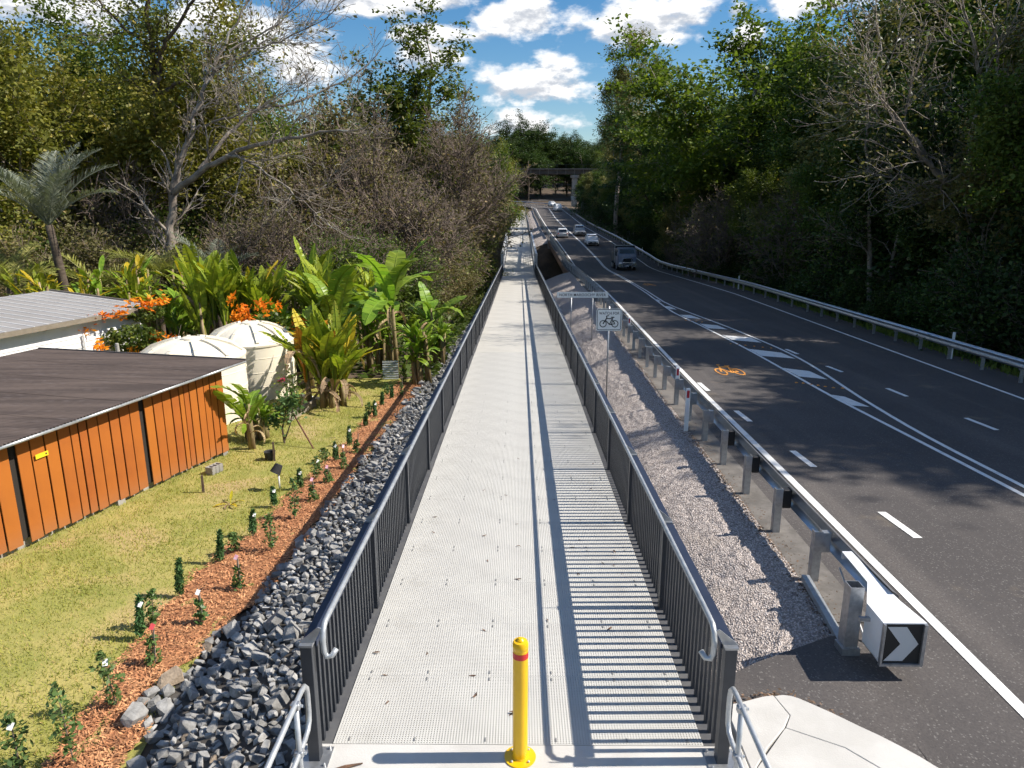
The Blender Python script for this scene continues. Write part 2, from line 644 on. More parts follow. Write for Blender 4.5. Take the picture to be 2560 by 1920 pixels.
road = strip('road', 0, 1, M_asph, dz=0.0, mfa=-1.3, mfb=1.75, kind='structure')
# widened apron by the path at the near end
apron = MB()
ap = [(1.98, 6.05), (2.5, 5.2), (3.2, 4.4), (4.05, 4.4), (4.05, 7.6), (3.6, 7.5), (2.6, 7.0), (1.98, 6.6)]
apron.add([(x, y, -.105) for x, y in ap], [tuple(range(len(ap)))])
apron.build('road_apron', M_asph)
tag(bpy.data.objects['road_apron'], kind='structure')

# ---- painted markings (children of the road)
strip('edge_line', 0, 0, M_line, road, mfa=-.07, mfb=.07)
strip('edge_line', 1, 1, M_line, road, mfa=-.06, mfb=.06)
CL = [(-25, 9.1), (12, 9.08), (16, 9.02), (20.5, 8.93), (27.6, 8.93), (33.5, 8.74), (40, 8.4), (52.4, 8.9), (64, 9.4), (90, 9.7), (123, 9.3), (187, 8.9), (235, 9.45)]
CR = [(-25, 9.42), (12.7, 9.38), (15.9, 9.36), (18.7, 9.56), (21.4, 9.82), (25, 10.2), (28.2, 10.25), (34.3, 9.85), (38, 9.45), (43.6, 8.9), (52.4, 9.12), (64, 9.6), (90, 9.86), (123, 9.44), (187, 9.04), (235, 9.59)]


def cline(pts):
    ysn = np.arange(-40, 260, 1.0)
    xsn = _sm(np.interp(ysn, [p[0] for p in pts], [p[1] for p in pts]), 5)
    xsn = np.where(ysn > 50, _sm(xsn, 31), xsn)

    def f(i):
        y = FR[i, 1]
        if FR[i, 0] == FR[i, 2] or i >= NSTRAIGHT:
            return LASTF
        return (np.interp(y, ysn, xsn) - FR[i, 0]) / (FR[i, 2] - FR[i, 0])
    return f


NSTRAIGHT = int(np.sum(FR[:, 1] == FR[:, 3]))
LASTF = 0.5
strip('centre_line', cline(CL), cline(CL), M_line, road, mfa=-.055, mfb=.055)
strip('centre_line', cline(CR), cline(CR), M_line, road, mfa=-.055, mfb=.055)


def paint(name, poly, mat_=None, dz=0.009):
    b = MB()
    b.add([(x, y, float(roadz(y)) + dz) for x, y in poly], [tuple(range(len(poly)))])
    return b.build(name, mat_ or M_line, road)


for q in [[(8.98, 20.35), (9.28, 20.1), (9.42, 18.9), (9.02, 19.05)], [(8.98, 24.25), (9.68, 23.7), (9.75, 22.43), (9.02, 22.85)],
          [(8.97, 28.01), (9.95, 27.2), (10.05, 25.96), (9.0, 26.5)], [(8.9, 31.52), (9.95, 30.86), (9.98, 29.5), (8.95, 30.19)],
          [(8.78, 35.13), (9.5, 34.57), (9.62, 33.24), (8.82, 33.6)], [(8.58, 38.57), (9.1, 38.44), (9.3, 36.93), (8.66, 37.25)],
          [(8.52, 42.6), (8.82, 42.4), (8.9, 40.9), (8.55, 41.2)], [(8.66, 46.3), (8.82, 46.2), (8.8, 45.0), (8.62, 45.2)]]:
    paint('chevron_bar', q)
for q in [[(5.5, 21.9), (5.64, 21.9), (5.65, 20.8), (5.51, 20.8)], [(5.64, 18.44), (5.78, 18.44), (5.81, 17.34), (5.67, 17.34)],
          [(5.83, 14.91), (5.97, 14.91), (6.0, 13.82), (5.86, 13.82)], [(6.06, 11.45), (6.2, 11.45), (6.25, 10.39), (6.11, 10.39)],
          [(10.55, 24.6), (10.68, 24.6), (10.78, 23.59), (10.65, 23.56)], [(10.94, 21.19), (11.08, 21.19), (11.14, 20.16), (11.01, 20.14)],
          [(11.24, 17.75), (11.37, 17.75), (11.43, 16.62), (11.3, 16.61)], [(10.35, 27.95), (10.49, 27.99), (10.55, 26.89), (10.41, 26.89)],
          [(11.5, 14.2), (11.64, 14.2), (11.7, 13.1), (11.56, 13.1)]]:
    paint('lane_dash', q)
b = MB()
for (x, y) in [(8.6, 21.95), (8.77, 21.86), (8.95, 21.7), (9.12, 21.57), (9.26, 21.39), (9.44, 21.24), (9.69, 21.18), (8.62, 29.2), (8.87, 29.05), (9.11, 28.85), (9.39, 28.62), (9.66, 28.4), (9.92, 28.2), (8.4, 36.4), (8.6, 36.2), (8.82, 35.95), (9.05, 35.72)]:
    o = MB().lathe([(0.05, 0.0), (0.045, 0.012), (0.02, 0.018)], 8).build('raised_marker', M_yline, road, loc=(x, y, float(roadz(y)) + .004))


def bike_symbol(parts, flip=1):
    """bicycle pictogram in a 2 x 1.2 box -> list of polygons"""
    P = []

    def ring(cx, cy, r, w, n=20):
        for k in range(n):
            a0, a1 = 2 * pi * k / n, 2 * pi * (k + 1) / n
            P.append([(cx + (r - w) * cos(a0), cy + (r - w) * sin(a0)), (cx + r * cos(a0), cy + r * sin(a0)), (cx + r * cos(a1), cy + r * sin(a1)), (cx + (r - w) * cos(a1), cy + (r - w) * sin(a1))])

    def bar(p, q, w):
        dx, dy = q[0] - p[0], q[1] - p[1]
        l = math.hypot(dx, dy)
        nx, ny = -dy / l * w / 2, dx / l * w / 2
        P.append([(p[0] + nx, p[1] + ny), (q[0] + nx, q[1] + ny), (q[0] - nx, q[1] - ny), (p[0] - nx, p[1] - ny)])
    w = .10
    ring(.38, .38, .38, .09)
    ring(1.62, .38, .38, .09)
    bar((.38, .38), (.78, 1.02), w + .02)
    bar((.70, .92), (1.34, .92), w)
    bar((.62, .76), (1.06, .30), w)
    bar((1.06, .30), (1.40, 1.04), w)
    bar((1.06, .30), (1.62, .38), w)
    bar((1.62, .38), (1.30, .86), w)
    bar((1.20, 1.06), (1.56, 1.06), .10)
    bar((.78, 1.0), (.70, 1.20), w)
    bar((.72, 1.18), (.96, 1.22), w)
    return P


def bike_on_road(cx, cy, wx, wy):
    b = MB()
    z = float(roadz(cy))
    for k, p in enumerate(bike_symbol(None)):
        b.add([(cx + (x - 1) * wx / 2, cy + (y - .6) * wy / 1.2, float(roadz(cy + (y - .6) * wy / 1.2)) + .009 + .0004 * (k % 12)) for x, y in p], [(0, 1, 2, 3)])
    b.build('bicycle_symbol', M_yline, road)


bike_on_road(7.0, 23.9, 0.92, 1.75)
bike_on_road(10.35, 58.6, 0.95, 2.6)

# ---- concrete at the near end
pad = MB().prism([(-2.0, 3.0), (2.02, 3.0), (2.02, 5.62), (-2.0, 5.62)], -0.4, 0.0)
o = pad.build('concrete_pad', M_conc, bevel=0.012)
tag(o, kind='structure')
sl = MB().prism([(2.03, 3.0), (2.20, 3.0), (2.09, 5.38), (2.27, 5.62), (2.51, 5.88), (2.62, 6.05), (2.56, 6.345), (2.44, 6.32), (2.3, 6.27), (2.16, 6.22), (2.03, 6.2)], -0.42, -0.012)
sl = sl.build('concrete_footpath', M_conc, bevel=0.01)
tag(sl, kind='structure')
MB().prism([(2.516, 5.875), (2.964, 5.622), (3.168, 5.375), (3.308, 4.6), (3.308, 3.0), (2.204, 3.0), (2.096, 5.376)], -0.42, -0.016).build('slab', M_conc, sl, bevel=0.004)
MB().prism([(2.626, 6.052), (2.566, 6.335), (2.66, 6.355), (2.74, 6.34), (2.81, 6.30), (2.88, 6.24), (3.05, 6.09), (3.23, 5.91), (3.36, 5.79), (3.48, 5.66), (3.59, 5.53), (3.69, 5.385), (3.76, 5.1), (3.80, 4.7), (3.80, 3.0), (3.315, 3.0), (3.315, 4.6), (3.175, 5.38), (2.970, 5.629), (2.522, 5.882)], -0.42, -0.018).build('kerb', M_conc, sl, bevel=0.006)

# ---- boardwalk deck of square-mesh grating panels
DECK = empty('boardwalk_deck', (0, 0, 0))
tag(DECK, kind='structure')
HWD, PL = 1.68, 1.04


def grate_mesh(L, W2, pitch, bw, depth, name, sag=0.0):
    g_ = MB()
    n = int(round(2 * W2 / pitch))
    for k in range(n + 1):
        x = -W2 + 2 * W2 * k / n
        g_.span(x - bw / 2, x + bw / 2, 0, L, -depth, 0)
    n = int(round(L / pitch))
    for k in range(n + 1):
        y = bw / 2 + (L - bw) * k / n
        g_.span(-W2 - bw / 2, W2 + bw / 2, y - bw / 2, y + bw / 2, -depth - .001, -.0015)
    return g_.mesh(name, M_grate)


gm = grate_mesh(PL - .003, HWD, 0.026, 0.0155, 0.03, 'grating_panel')
gm_far = MB().span(-HWD, HWD, 0, PL * 2 - .001, -.03, 0).mesh('grating_panel', mat('far_grating', (0.50, 0.482, 0.44), (0.45, 0.434, 0.395), rough=.75, scale=.9, detail=6))
y = 5.625
npan = 0
while y < 229:
    near = y < 27
    L = PL if near else PL * 2
    if 80.5 < y < 117.5:
        near = False
    z0, z1 = float(prof(y)), float(prof(y + L))
    link('grating_panel', gm if near else gm_far, DECK, (0, y, z0), (math.atan2(z1 - z0, L), 0, 0))
    y += L
    npan += 1
# hold-down clips on the nearer panels
clip = MB().box((0, 0, .003), (.012, .05, .006)).mesh('panel_clip', mat('clip_steel', (.26, .26, .255), rough=.6, metal=.3))
y = 5.625
for k in range(14):
    for cx in (-1.55, -.95, -.3, .35, 1.0, 1.55):
        for dy in (.06, PL - .06):
            yy = y + dy
            link('panel_clip', clip, DECK, (cx, yy, float(prof(yy)) + .001), (-.04, 0, 0))
    y += PL
# edge channels
for s in (-1, 1):
    b = MB()
    yb = [5.62, 20, 40, 60, 78, 84, 100, 117, 150, 190, 230]
    for a, c in zip(yb[:-1], yb[1:]):
        za, zc = float(prof(a)), float(prof(c))
        for (xa, xb, t0, t1) in ((1.695, 1.93, -.035, -.012), (1.90, 1.93, -.33, -.036)):
            x0, x1 = sorted((s * xa, s * xb))
            b.hexa([(x0, a, za + t0), (x1, a, za + t0), (x1, c, zc + t0), (x0, c, zc + t0), (x0, a, za + t1), (x1, a, za + t1), (x1, c, zc + t1), (x0, c, zc + t1)])
    b.build('edge_channel', M_plate, DECK)
# cross bearers under the grating
brm = MB().box((0, 0, -.17), (3.6, .10, .24)).mesh('cross_bearer', M_plate)
for k in range(44):
    yy = 5.7 + k * 2.65
    link('cross_bearer', brm, DECK, (0, yy, float(prof(yy))))


# ---- sprayed stony batter between path and road
def gravel_mat():
    m = bpy.data.materials.new('stony_batter')
    m.use_nodes = True
    t = NT(m.node_tree)
    b = m.node_tree.nodes['Principled BSDF']
    tcn = t.n('ShaderNodeTexCoord')
    v = tcn.outputs['Object']
    vo = t.n('ShaderNodeTexVoronoi', {'Vector': v, 'Scale': 40.0})
    sc_ = t.n('ShaderNodeSeparateColor', {0: vo.outputs['Color']})
    c = t.ramp(sc_.outputs[0], [(0.0, (0.27, 0.232, 0.213)), (0.35, (0.49, 0.425, 0.39)), (0.7, (0.60, 0.53, 0.49)), (1.0, (0.72, 0.65, 0.61))])
    dk = t.sstep(vo.outputs['Distance'], 0.34, 0.62)
    c = t.mix(t.m('MULTIPLY', dk, 0.6), c, (0.14, 0.12, 0.11))
    n1 = t.n('ShaderNodeTexNoise', {'Vector': v, 'Scale': 1.4, 'Detail': 6.0})
    c = t.mix(t.m('MULTIPLY', t.sstep(n1.outputs[0], 0.5, 0.75), 0.5), c, (0.40, 0.34, 0.29))
    t.set(b, 'Base Color', c)
    b.inputs['Roughness'].default_value = 0.95
    bp = t.n('ShaderNodeBump', {'Height': t.m('SUBTRACT', 1.0, vo.outputs['Distance']), 'Strength': 0.9, 'Distance': 0.03})
    t.set(b, 'Normal', bp.outputs[0])
    return m


M_gravel = gravel_mat()


def noise2(shape, seed, sm):
    r = np.random.default_rng(seed)
    a = r.normal(size=shape)
    k = np.hanning(sm + 2)[1:-1]
    k /= k.sum()
    a = np.apply_along_axis(lambda q: np.convolve(np.pad(q, sm, mode='wrap'), k, 'same')[sm:-sm], 0, a)
    a = np.apply_along_axis(lambda q: np.convolve(np.pad(q, sm, mode='wrap'), k, 'same')[sm:-sm], 1, a)
    return a / a.std()


def batter(name, ys_, nx, seed, fine):
    fr = np.linspace(0, 1, nx)
    V = []
    X = np.zeros((len(ys_), nx))
    Y = np.repeat(ys_[:, None], nx, 1)
    for j, y in enumerate(ys_):
        x0, x1 = 1.95, float(xl(y)) - 1.18
        if y < 7.6:
            x1 = np.interp(y, [6.0, 6.35, 6.7, 7.2, 7.6], [2.4, 2.6, 3.3, 3.55, float(xl(7.6)) - 1.18])
        X[j] = x0 + (x1 - x0) * fr
    Z = T(X, Y) + 0.03
    # low end rises to the path slab
    Z = Z + np.clip(6.9 - Y, 0, 1) * .25 * (1 - fr)[None, :]
    bulge = np.sin(pi * fr)[None, :] * (0.09 + 0.012 * noise2(X.shape, seed + 3, 41))
    ed = np.minimum(1, np.minimum(fr, 1 - fr) * 8)[None, :]
    # pour seams every 2.4 m
    ph = (Y + 0.25 * (fr[None, :] - .5) ** 2 * 4) % 2.35
    seam = np.exp(-((ph - 1.1) / 0.07) ** 2)
    Z = Z + bulge + (0.010 * noise2(X.shape, seed, 2) + 0.009 * noise2(X.shape, seed + 1, 11)) * ed * (0.4 + fine) * (1 - .8 * seam) + .035 * seam * ed + .02 * np.sin(Y * 2.675 + 2.2 * fr[None, :]) * np.sin(pi * fr)[None, :]
    V = np.stack([X.ravel(), Y.ravel(), Z.ravel()], 1)
    ny = len(ys_)
    i = np.arange(nx - 1)[None, :] + np.arange(ny - 1)[:, None] * nx
    F = np.stack([i, i + 1, i + nx + 1, i + nx], -1).reshape(-1, 4)
    o = link(name, np_mesh(name, V, F, M_gravel, True))
    tag(o, kind='structure')
    return o


batter('stony_batter', np.concatenate([np.arange(6.02, 18, .035), np.arange(18, 79.5, .12)]), 56, 3, 0.6)
batter('far_batter', np.arange(119, 228, .4), 12, 5, 0.4)
# concrete drain strip behind the guardrail
b = MB()
dm = [7.9, 12, 18, 24, 30, 40, 50, 60, 70, 77]
for a, c in zip(dm[:-1], dm[1:]):
    x0, x1 = float(xl(a)) - 1.30, float(xl(c)) - 1.30
    za, zc = float(roadz(a)) + .012, float(roadz(c)) + .012
    b.add([(x0, a, za), (x0 + .55, a, za), (x1 + .55, c, zc), (x1, c, zc)], [(0, 1, 2, 3)])
tag(b.build('drain_strip', mat('drain_concrete', (0.17, 0.155, 0.14), (0.11, 0.10, 0.09), rough=0.9, scale=2.5, detail=8, bump=.3)), kind='structure')


# ---- lawn, mulch strip and rock bank on the left
def poly_fill(name, fx0, fx1, ys_, nx, mat_, dz, amp=0.0, seed=1):
    fr = np.linspace(0, 1, nx)
    X = np.array([[fx0(y) + (fx1(y) - fx0(y)) * f for f in fr] for y in ys_])
    Y = np.repeat(np.asarray(ys_)[:, None], nx, 1)
    Z = T(X, Y) + dz + (amp * noise2(X.shape, seed, 5) if amp else 0)
    V = np.stack([X.ravel(), Y.ravel(), Z.ravel()], 1)
    ny = len(ys_)
    i = np.arange(nx - 1)[None, :] + np.arange(ny - 1)[:, None] * nx
    F = np.stack([i, i + 1, i + nx + 1, i + nx], -1).reshape(-1, 4)
    return link(name, np_mesh(name, V, F, mat_, True))


def mulL(y):
    return np.interp(y, [4, 6.9, 9.2, 10.4, 11.8, 12.4, 14, 18, 22, 26.5], [-4.95, -5.02, -5.3, -5.33, -5.28, -5.0, -4.95, -4.6, -4.6, -4.5]) + .06 * np.sin(y * 5.1) + .04 * np.sin(y * 11.3)


def mulR(y):
    return np.interp(y, [4, 6.9, 7.8, 8.4, 9.8, 11.2, 14.7, 17.5, 20, 26.5], [-4.1, -4.3, -4.55, -4.45, -4.05, -3.95, -3.9, -3.85, -3.75, -3.55]) + .07 * np.sin(y * 3.7 + 1) + .04 * np.sin(y * 9.1)


M_lawn = mat('lawn_turf', (0.25, 0.25, 0.055), (0.38, 0.32, 0.10), rough=1.0, scale=1.1, detail=9, c3=(0.40, 0.30, 0.13), s3=0.55, f3=(0.55, 0.72), bump=0.8, bscale=30)
lawn = poly_fill('lawn', lambda y: -14.5, lambda y: float(np.interp(y, [3, 8, 12, 26], [-3.6, -4.3, -4.2, -3.3])), np.arange(3, 27.5, .3), 40, M_lawn, 0.0, .008, 2)
tag(lawn, kind='structure')
M_mulch = mat('mulch', (0.40, 0.18, 0.075), (0.27, 0.11, 0.05), rough=1.0, scale=22, detail=5, bump=1.0, bscale=35)
mb_ = poly_fill('mulch_bed', mulL, mulR, np.arange(4, 26.8, .12), 16, M_mulch, 0.02, .012, 4)
tag(mb_, kind='structure')


def scatter_quads(pos, a, bdir):
    N = len(pos)
    V = np.stack([pos - a, pos + bdir, pos + a, pos - bdir], 1).reshape(-1, 3)
    return V, np.arange(N * 4, dtype=np.int32).reshape(N, 4)


# wood chips
N = 26000
yy = 4.2 + 22.3 * rng.random(N) ** 1.25
f = rng.random(N)
xx = np.array(mulL(yy)) - .08 + (np.array(mulR(yy)) - np.array(mulL(yy)) + .14) * f
zz = T(xx, yy) + .035 + .02 * rng.random(N)
th = rng.random(N) * 2 * pi
ln = .016 + .03 * rng.random(N)
tilt = (rng.random(N) - .5) * 1.1
A = np.stack([np.cos(th) * ln, np.sin(th) * ln, tilt * ln], 1)
Bv = np.stack([-np.sin(th), np.cos(th), (rng.random(N) - .5)], 1) * (.006 + .006 * rng.random(N))[:, None]
V, F = scatter_quads(np.stack([xx, yy, zz], 1), A, Bv)
M_chip = mat('wood_chips', (0.58, 0.29, 0.135), (0.40, 0.17, 0.075), rough=0.9, scale=4, island=0.45)
tag(link('mulch_chips', np_mesh('mulch_chips', V, F, M_chip)), 'loose orange brown bark chips covering the planting strip', 'mulch', kind='stuff')

# grass blades on the lawn
N = 150000
yy = 4.0 + 23 * rng.random(N) ** 1.15
xx = -11.5 + 8.2 * rng.random(N)
ok = (xx < np.array(mulL(yy)) + .05 * rng.random(N)) | ((yy < 8.5) & (xx > np.array(mulR(yy))) & (xx < -4.25))
pn = np.sin(xx * 2.3 + 1.7 * np.sin(yy * 1.1)) * np.sin(yy * 1.9 + 1.3 * np.sin(xx * .9))
ok &= rng.random(N) < .75 + .25 * pn
xx, yy = xx[ok], yy[ok]
N = len(xx)
zz = T(xx, yy) + .0
th = rng.random(N) * 2 * pi
hgt = .025 + .045 * rng.random(N)
le = (rng.random((N, 2)) - .5) * .07
w = .005 + .005 * rng.random(N)
base = np.stack([xx, yy, zz], 1)
sdv = np.stack([np.cos(th) * w, np.sin(th) * w, 0 * w], 1)
tip = base + np.stack([le[:, 0], le[:, 1], hgt], 1)
V = np.stack([base - sdv, base + sdv, tip], 1).reshape(-1, 3)
F = np.arange(N * 3, dtype=np.int32).reshape(N, 3)
M_grass = leaf_mat('grass_blades', (0.20, 0.25, 0.035), (0.45, 0.40, 0.11), (0.52, 0.38, 0.16), trans=0.3, rough=0.7, vs=0.0, clump=0.9)
tag(link('lawn_grass', np_mesh('lawn_grass', V, F, M_grass)), 'short dry green grass blades of the lawn beside the shed', 'grass', kind='stuff')


# rocks
def rock_mesh(seed, mat_):
    r = np.random.default_rng(seed)
    bm = bmesh.new()
    pts = []
    n = 16
    for k in range(n):
        d = r.normal(size=3)
        d /= np.linalg.norm(d)
        d = np.sign(d) * np.abs(d) ** 0.6
        d *= np.array([1.0, .72, .55]) * (0.8 + .3 * r.random())
        pts.append(bm.verts.new(tuple(d * .5)))
    res = bmesh.ops.convex_hull(bm, input=pts)
    geom = [e for e in res.get('geom_interior', []) if isinstance(e, bmesh.types.BMVert)]
    if geom:
        bmesh.ops.delete(bm, geom=geom, context='VERTS')
    for v_ in [v_ for v_ in bm.verts if not v_.link_faces]:
        bm.verts.remove(v_)
    bmesh.ops.dissolve_limit(bm, angle_limit=R(12), verts=bm.verts, edges=bm.edges)
    me = bpy.data.meshes.new('rock')
    bm.to_mesh(me)
    bm.free()
    me.materials.append(mat_)
    return me


def rock_material(nm, tint):
    m = mat(nm, tuple(c * 1.0 for c in tint), tuple(c * .62 for c in tint), rough=0.85, scale=2.6, detail=9, bump=0.5, bscale=12, c3=tuple(c * 1.35 for c in tint), s3=1.4, f3=(0.58, 0.75))
    t = NT(m.node_tree)
    b = m.node_tree.nodes['Principled BSDF']
    src = b.inputs['Base Color'].links[0].from_socket
    oi = t.n('ShaderNodeObjectInfo')
    hs = t.n('ShaderNodeHueSaturation', {'Color': src})
    t.set(hs, 'Value', t.m('ADD', .68, t.m('MULTIPLY', oi.outputs['Random'], .62)))
    t.set(b, 'Base Color', hs.outputs[0])
    return m


M_rock = rock_material('basalt_rock', (0.33, 0.325, 0.315))
M_rockw = rock_material('tan_rock', (0.36, 0.28, 0.20))
ROCKS = [rock_mesh(100 + k, M_rock) for k in range(9)]
ROCKSW = [rock_mesh(130 + k, M_rockw) for k in range(2)]
bank = poly_fill('rock_bank', lambda y: float(np.interp(y, [3, 6.7, 7.35, 8.1, 9.3, 12, 27, 45], [-3.75, -3.95, -4.35, -4.3, -4.0, -3.9, -3.55, -3.35])), lambda y: -1.93, np.arange(3, 48, .4), 12, mat('bank_soil', (0.05, 0.045, 0.04), (0.09, 0.08, 0.07), rough=1, scale=5), -0.0, .02, 9)
tag(bank, kind='structure')


def rock_spot(r):
    y = 4.6 + 40 * r.random() ** 2.1
    e = float(np.interp(y, [3, 6.7, 7.35, 8.1, 9.3, 12, 27, 45], [-3.85, -4.05, -4.5, -4.4, -4.08, -3.96, -3.6, -3.4])) + .1 * math.sin(y * 4)
    x = e + (-1.98 - e) * r.random()
    return x, y


rr = np.random.default_rng(21)
spots = []
cell = {}
tries = 0
while len(spots) < 4200 and tries < 80000:
    tries += 1
    x, y = rock_spot(rr)
    rad = .042 + .075 * rr.random() ** 1.9
    if y < 9.5 and rr.random() < .45:
        rad *= 1.55
    if y > 22:
        rad *= 1.25
    key = (int(x / .25), int(y / .25))
    bad = False
    for dx in (-1, 0, 1):
        for dy in (-1, 0, 1):
            for (qx, qy, qr) in cell.get((key[0] + dx, key[1] + dy), ()):
                if (qx - x) ** 2 + (qy - y) ** 2 < ((qr + rad) * .80) ** 2:
                    bad = True
    if bad:
        continue
    cell.setdefault(key, []).append((x, y, rad))
    spots.append((x, y, rad))
spots.sort(key=lambda s: -s[2] / (s[1] + 2))
rest = MB()
for k, (x, y, rad) in enumerate(spots):
    z = float(T(x, y)) + rad * (.35 + .5 * rr.random())
    rot = (rr.random() * 6.3, (rr.random() - .5) * .8, rr.random() * 6.3)
    me = ROCKSW[rr.integers(2)] if rr.random() < .035 else ROCKS[rr.integers(9)]
    s = rad * 2.35
    if k < 300:
        link('rock', me, bank, (x, y, z), rot, (s, s, s * (.9 + .3 * rr.random())))
    else:
        Mx = Matrix.Translation((x, y, z)) @ Matrix.Rotation(rot[2], 4, 'Z') @ Matrix.Rotation(rot[1], 4, 'Y') @ Matrix.Rotation(rot[0], 4, 'X') @ Matrix.Diagonal((s, s, s, 1))
        rest.add([Mx @ v_.co for v_ in me.vertices], [tuple(p.vertices) for p in me.polygons])
o = rest.build('small_rocks', mat('basalt_rubble', (0.32, 0.315, 0.305), (0.20, 0.197, 0.19), rough=0.88, scale=3.0, detail=8, bump=.5, bscale=14, island=0.38), bank)
tag(o, kind='stuff')

# soil and leaf litter along the toe of the guardrail and round the slab
N = 9000
yy = np.concatenate([7.3 + 24 * rng.random(N - 2500) ** 1.3, 6.1 + .75 * rng.random(2500)])
xx = np.concatenate([xl(yy[:N - 2500]) - 1.22 + .16 * rng.normal(size=N - 2500), 2.0 + 1.5 * rng.random(2500)])
xx[N - 2500:] += 0
zz = T(xx, yy) + .045 + .03 * rng.random(N)
near = yy < 6.9
zz = np.where((np.arange(N) >= N - 2500), np.maximum(zz, -.085 + .03 * rng.random(N)), zz)
keep = (np.arange(N) < N - 2500) | ((yy > np.interp(xx, [2.0, 2.3, 2.6, 2.8, 3.05, 3.5], [6.2, 6.27, 6.36, 6.31, 6.09, 5.66]) + .01) & (yy < np.interp(xx, [2.0, 2.3, 2.6, 2.8, 3.05, 3.5], [6.2, 6.27, 6.36, 6.31, 6.09, 5.66]) + .03 + .16 * rng.random(N) ** 2))
xx, yy, zz = xx[keep], yy[keep], zz[keep]
N = len(xx)
th = rng.random(N) * 2 * pi
ln = .012 + .022 * rng.random(N)
A = np.stack([np.cos(th) * ln, np.sin(th) * ln, (rng.random(N) - .5) * ln], 1)
Bv = np.stack([-np.sin(th), np.cos(th), (rng.random(N) - .5)], 1) * (.008 + .008 * rng.random(N))[:, None]
V, F = scatter_quads(np.stack([xx, yy, zz], 1), A, Bv)
tag(link('leaf_litter', np_mesh('leaf_litter', V, F, mat('litter', (0.17, 0.105, 0.065), (0.10, 0.07, 0.05), rough=1, scale=6, island=.5))), 'brown soil crumbs and leaf litter along the guardrail foot and slab edge', 'leaf litter', kind='stuff')

# ================================================================ boardwalk railings
PS = 2.65
post_me = MB().box((0, 0, .56), (.10, .10, 1.18)).mesh('post', M_dark, bevel=.004)
bal_me = MB().box((0, 0, .515), (.024, .05, 1.13)).mesh('baluster', M_dark)
cap_me = MB().box((0, 0, 1.158), (.112, .112, .02)).mesh('post_cap', M_galv)
brk_l = MB().add([(-.065, -.006, 1.17), (.065, -.006, 1.17), (.13, -.006, 1.30), (.10, -.006, 1.31), (-.065, .006, 1.17), (.065, .006, 1.17), (.13, .006, 1.30), (.10, .006, 1.31)],
                 [(0, 1, 2, 3), (7, 6, 5, 4), (0, 4, 5, 1), (1, 5, 6, 2), (2, 6, 7, 3), (3, 7, 4, 0)]).mesh('rail_bracket', M_galv)


def railing(side, y0, y1, label, full):
    s = side
    X = 1.79 * s
    root = empty('railing', (X, y0, float(prof(y0))))
    tag(root, label, 'railing')
    base = Vector(root.location)

    def rel(x, y, h):
        return (x - base.x, y - base.y, float(prof(y)) + h - base.z)
    n = int(round((y1 - y0) / PS))
    ysn = [y0 + (y1 - y0) * k / n for k in range(n + 1)]
    knots = sorted(set([y0, y1] + [v_ for v_ in PRY if y0 < v_ < y1]))
    # top rail, bottom rail and handrail
    tr = MB()
    br = MB()
    for a, c in zip(knots[:-1], knots[1:]):
        a_ = a + .055 if a == y0 else a
        tr.beam(rel(X, a_, 1.12), rel(X, c, 1.12), .13, .055)
        br.beam(rel(X + .06 * s, a_, -.10), rel(X + .06 * s, c, -.10), .05, .08)
    tr.build('top_rail', M_navy, root, bevel=.004)
    br.build('bottom_rail', M_plate, root)
    hx = 1.66 * s
    path = []
    if full:
        path += [(hx - .10 * s, y0 + .06, 1.07), (hx - .065 * s, y0 + .03, 1.02), (hx - .02 * s, y0 + .03, 1.01), (hx, y0 + .03, 1.06), (hx, y0 + .02, 1.16), (hx, y0 + .045, 1.25), (hx, y0 + .11, 1.295)]
    path += [(hx, y, 1.30) for y in np.linspace(y0 + .25, y1, 40)]
    hb = MB().tube([rel(x, y, h) for x, y, h in path], .025, 8)
    hb.build('handrail', M_galv_b, root, smooth=True)
    nb = 0
    rest = MB()
    for k, y in enumerate(ysn):
        p = link('post', post_me, root, rel(X, y, 0))
        if full or k % 2 == 0:
            link('post_cap', cap_me, p, (0, 0, 0))
            link('rail_bracket', brk_l, p, (0, 0, 0), None, (-s, 1, 1))
        if k == len(ysn) - 1:
            break
        m = 19
        for j in range(1, m + 1):
            yb = y + (ysn[k + 1] - y) * j / (m + 1)
            if full and nb < 300:
                link('baluster', bal_me, root, rel(X, yb, 0))
                nb += 1
            else:
                c = rel(X, yb, .515)
                rest.box(c, (.024, .05, 1.13))
    if rest.v:
        tag(rest.build('far_balusters', M_dark, root), kind='stuff')
    if full:
        pl = MB().box((0, 0, .006), (.26, .26, .012)).build('base_plate', M_galv, root, loc=rel(X, y0, .002))
        bolt = MB().lathe([(.012, 0), (.012, .02), (.004, .03)], 6).mesh('bolt', M_galv)
        for dx in (-.1, .1):
            for dy in (-.1, .1):
                link('bolt', bolt, pl, (dx, dy, .012))
    return root


railing(-1, 5.43, 80.5, 'long dark steel balustrade with galvanised handrail on the garden side of the boardwalk', True)
railing(1, 5.43, 80.5, 'long dark steel balustrade with galvanised handrail on the road side of the boardwalk', True)
railing(-1, 117.6, 229, 'far dark balustrade beyond the footbridge, on the forest side of the boardwalk', False)
railing(1, 117.6, 229, 'far dark balustrade beyond the footbridge, on the road side of the boardwalk', False)

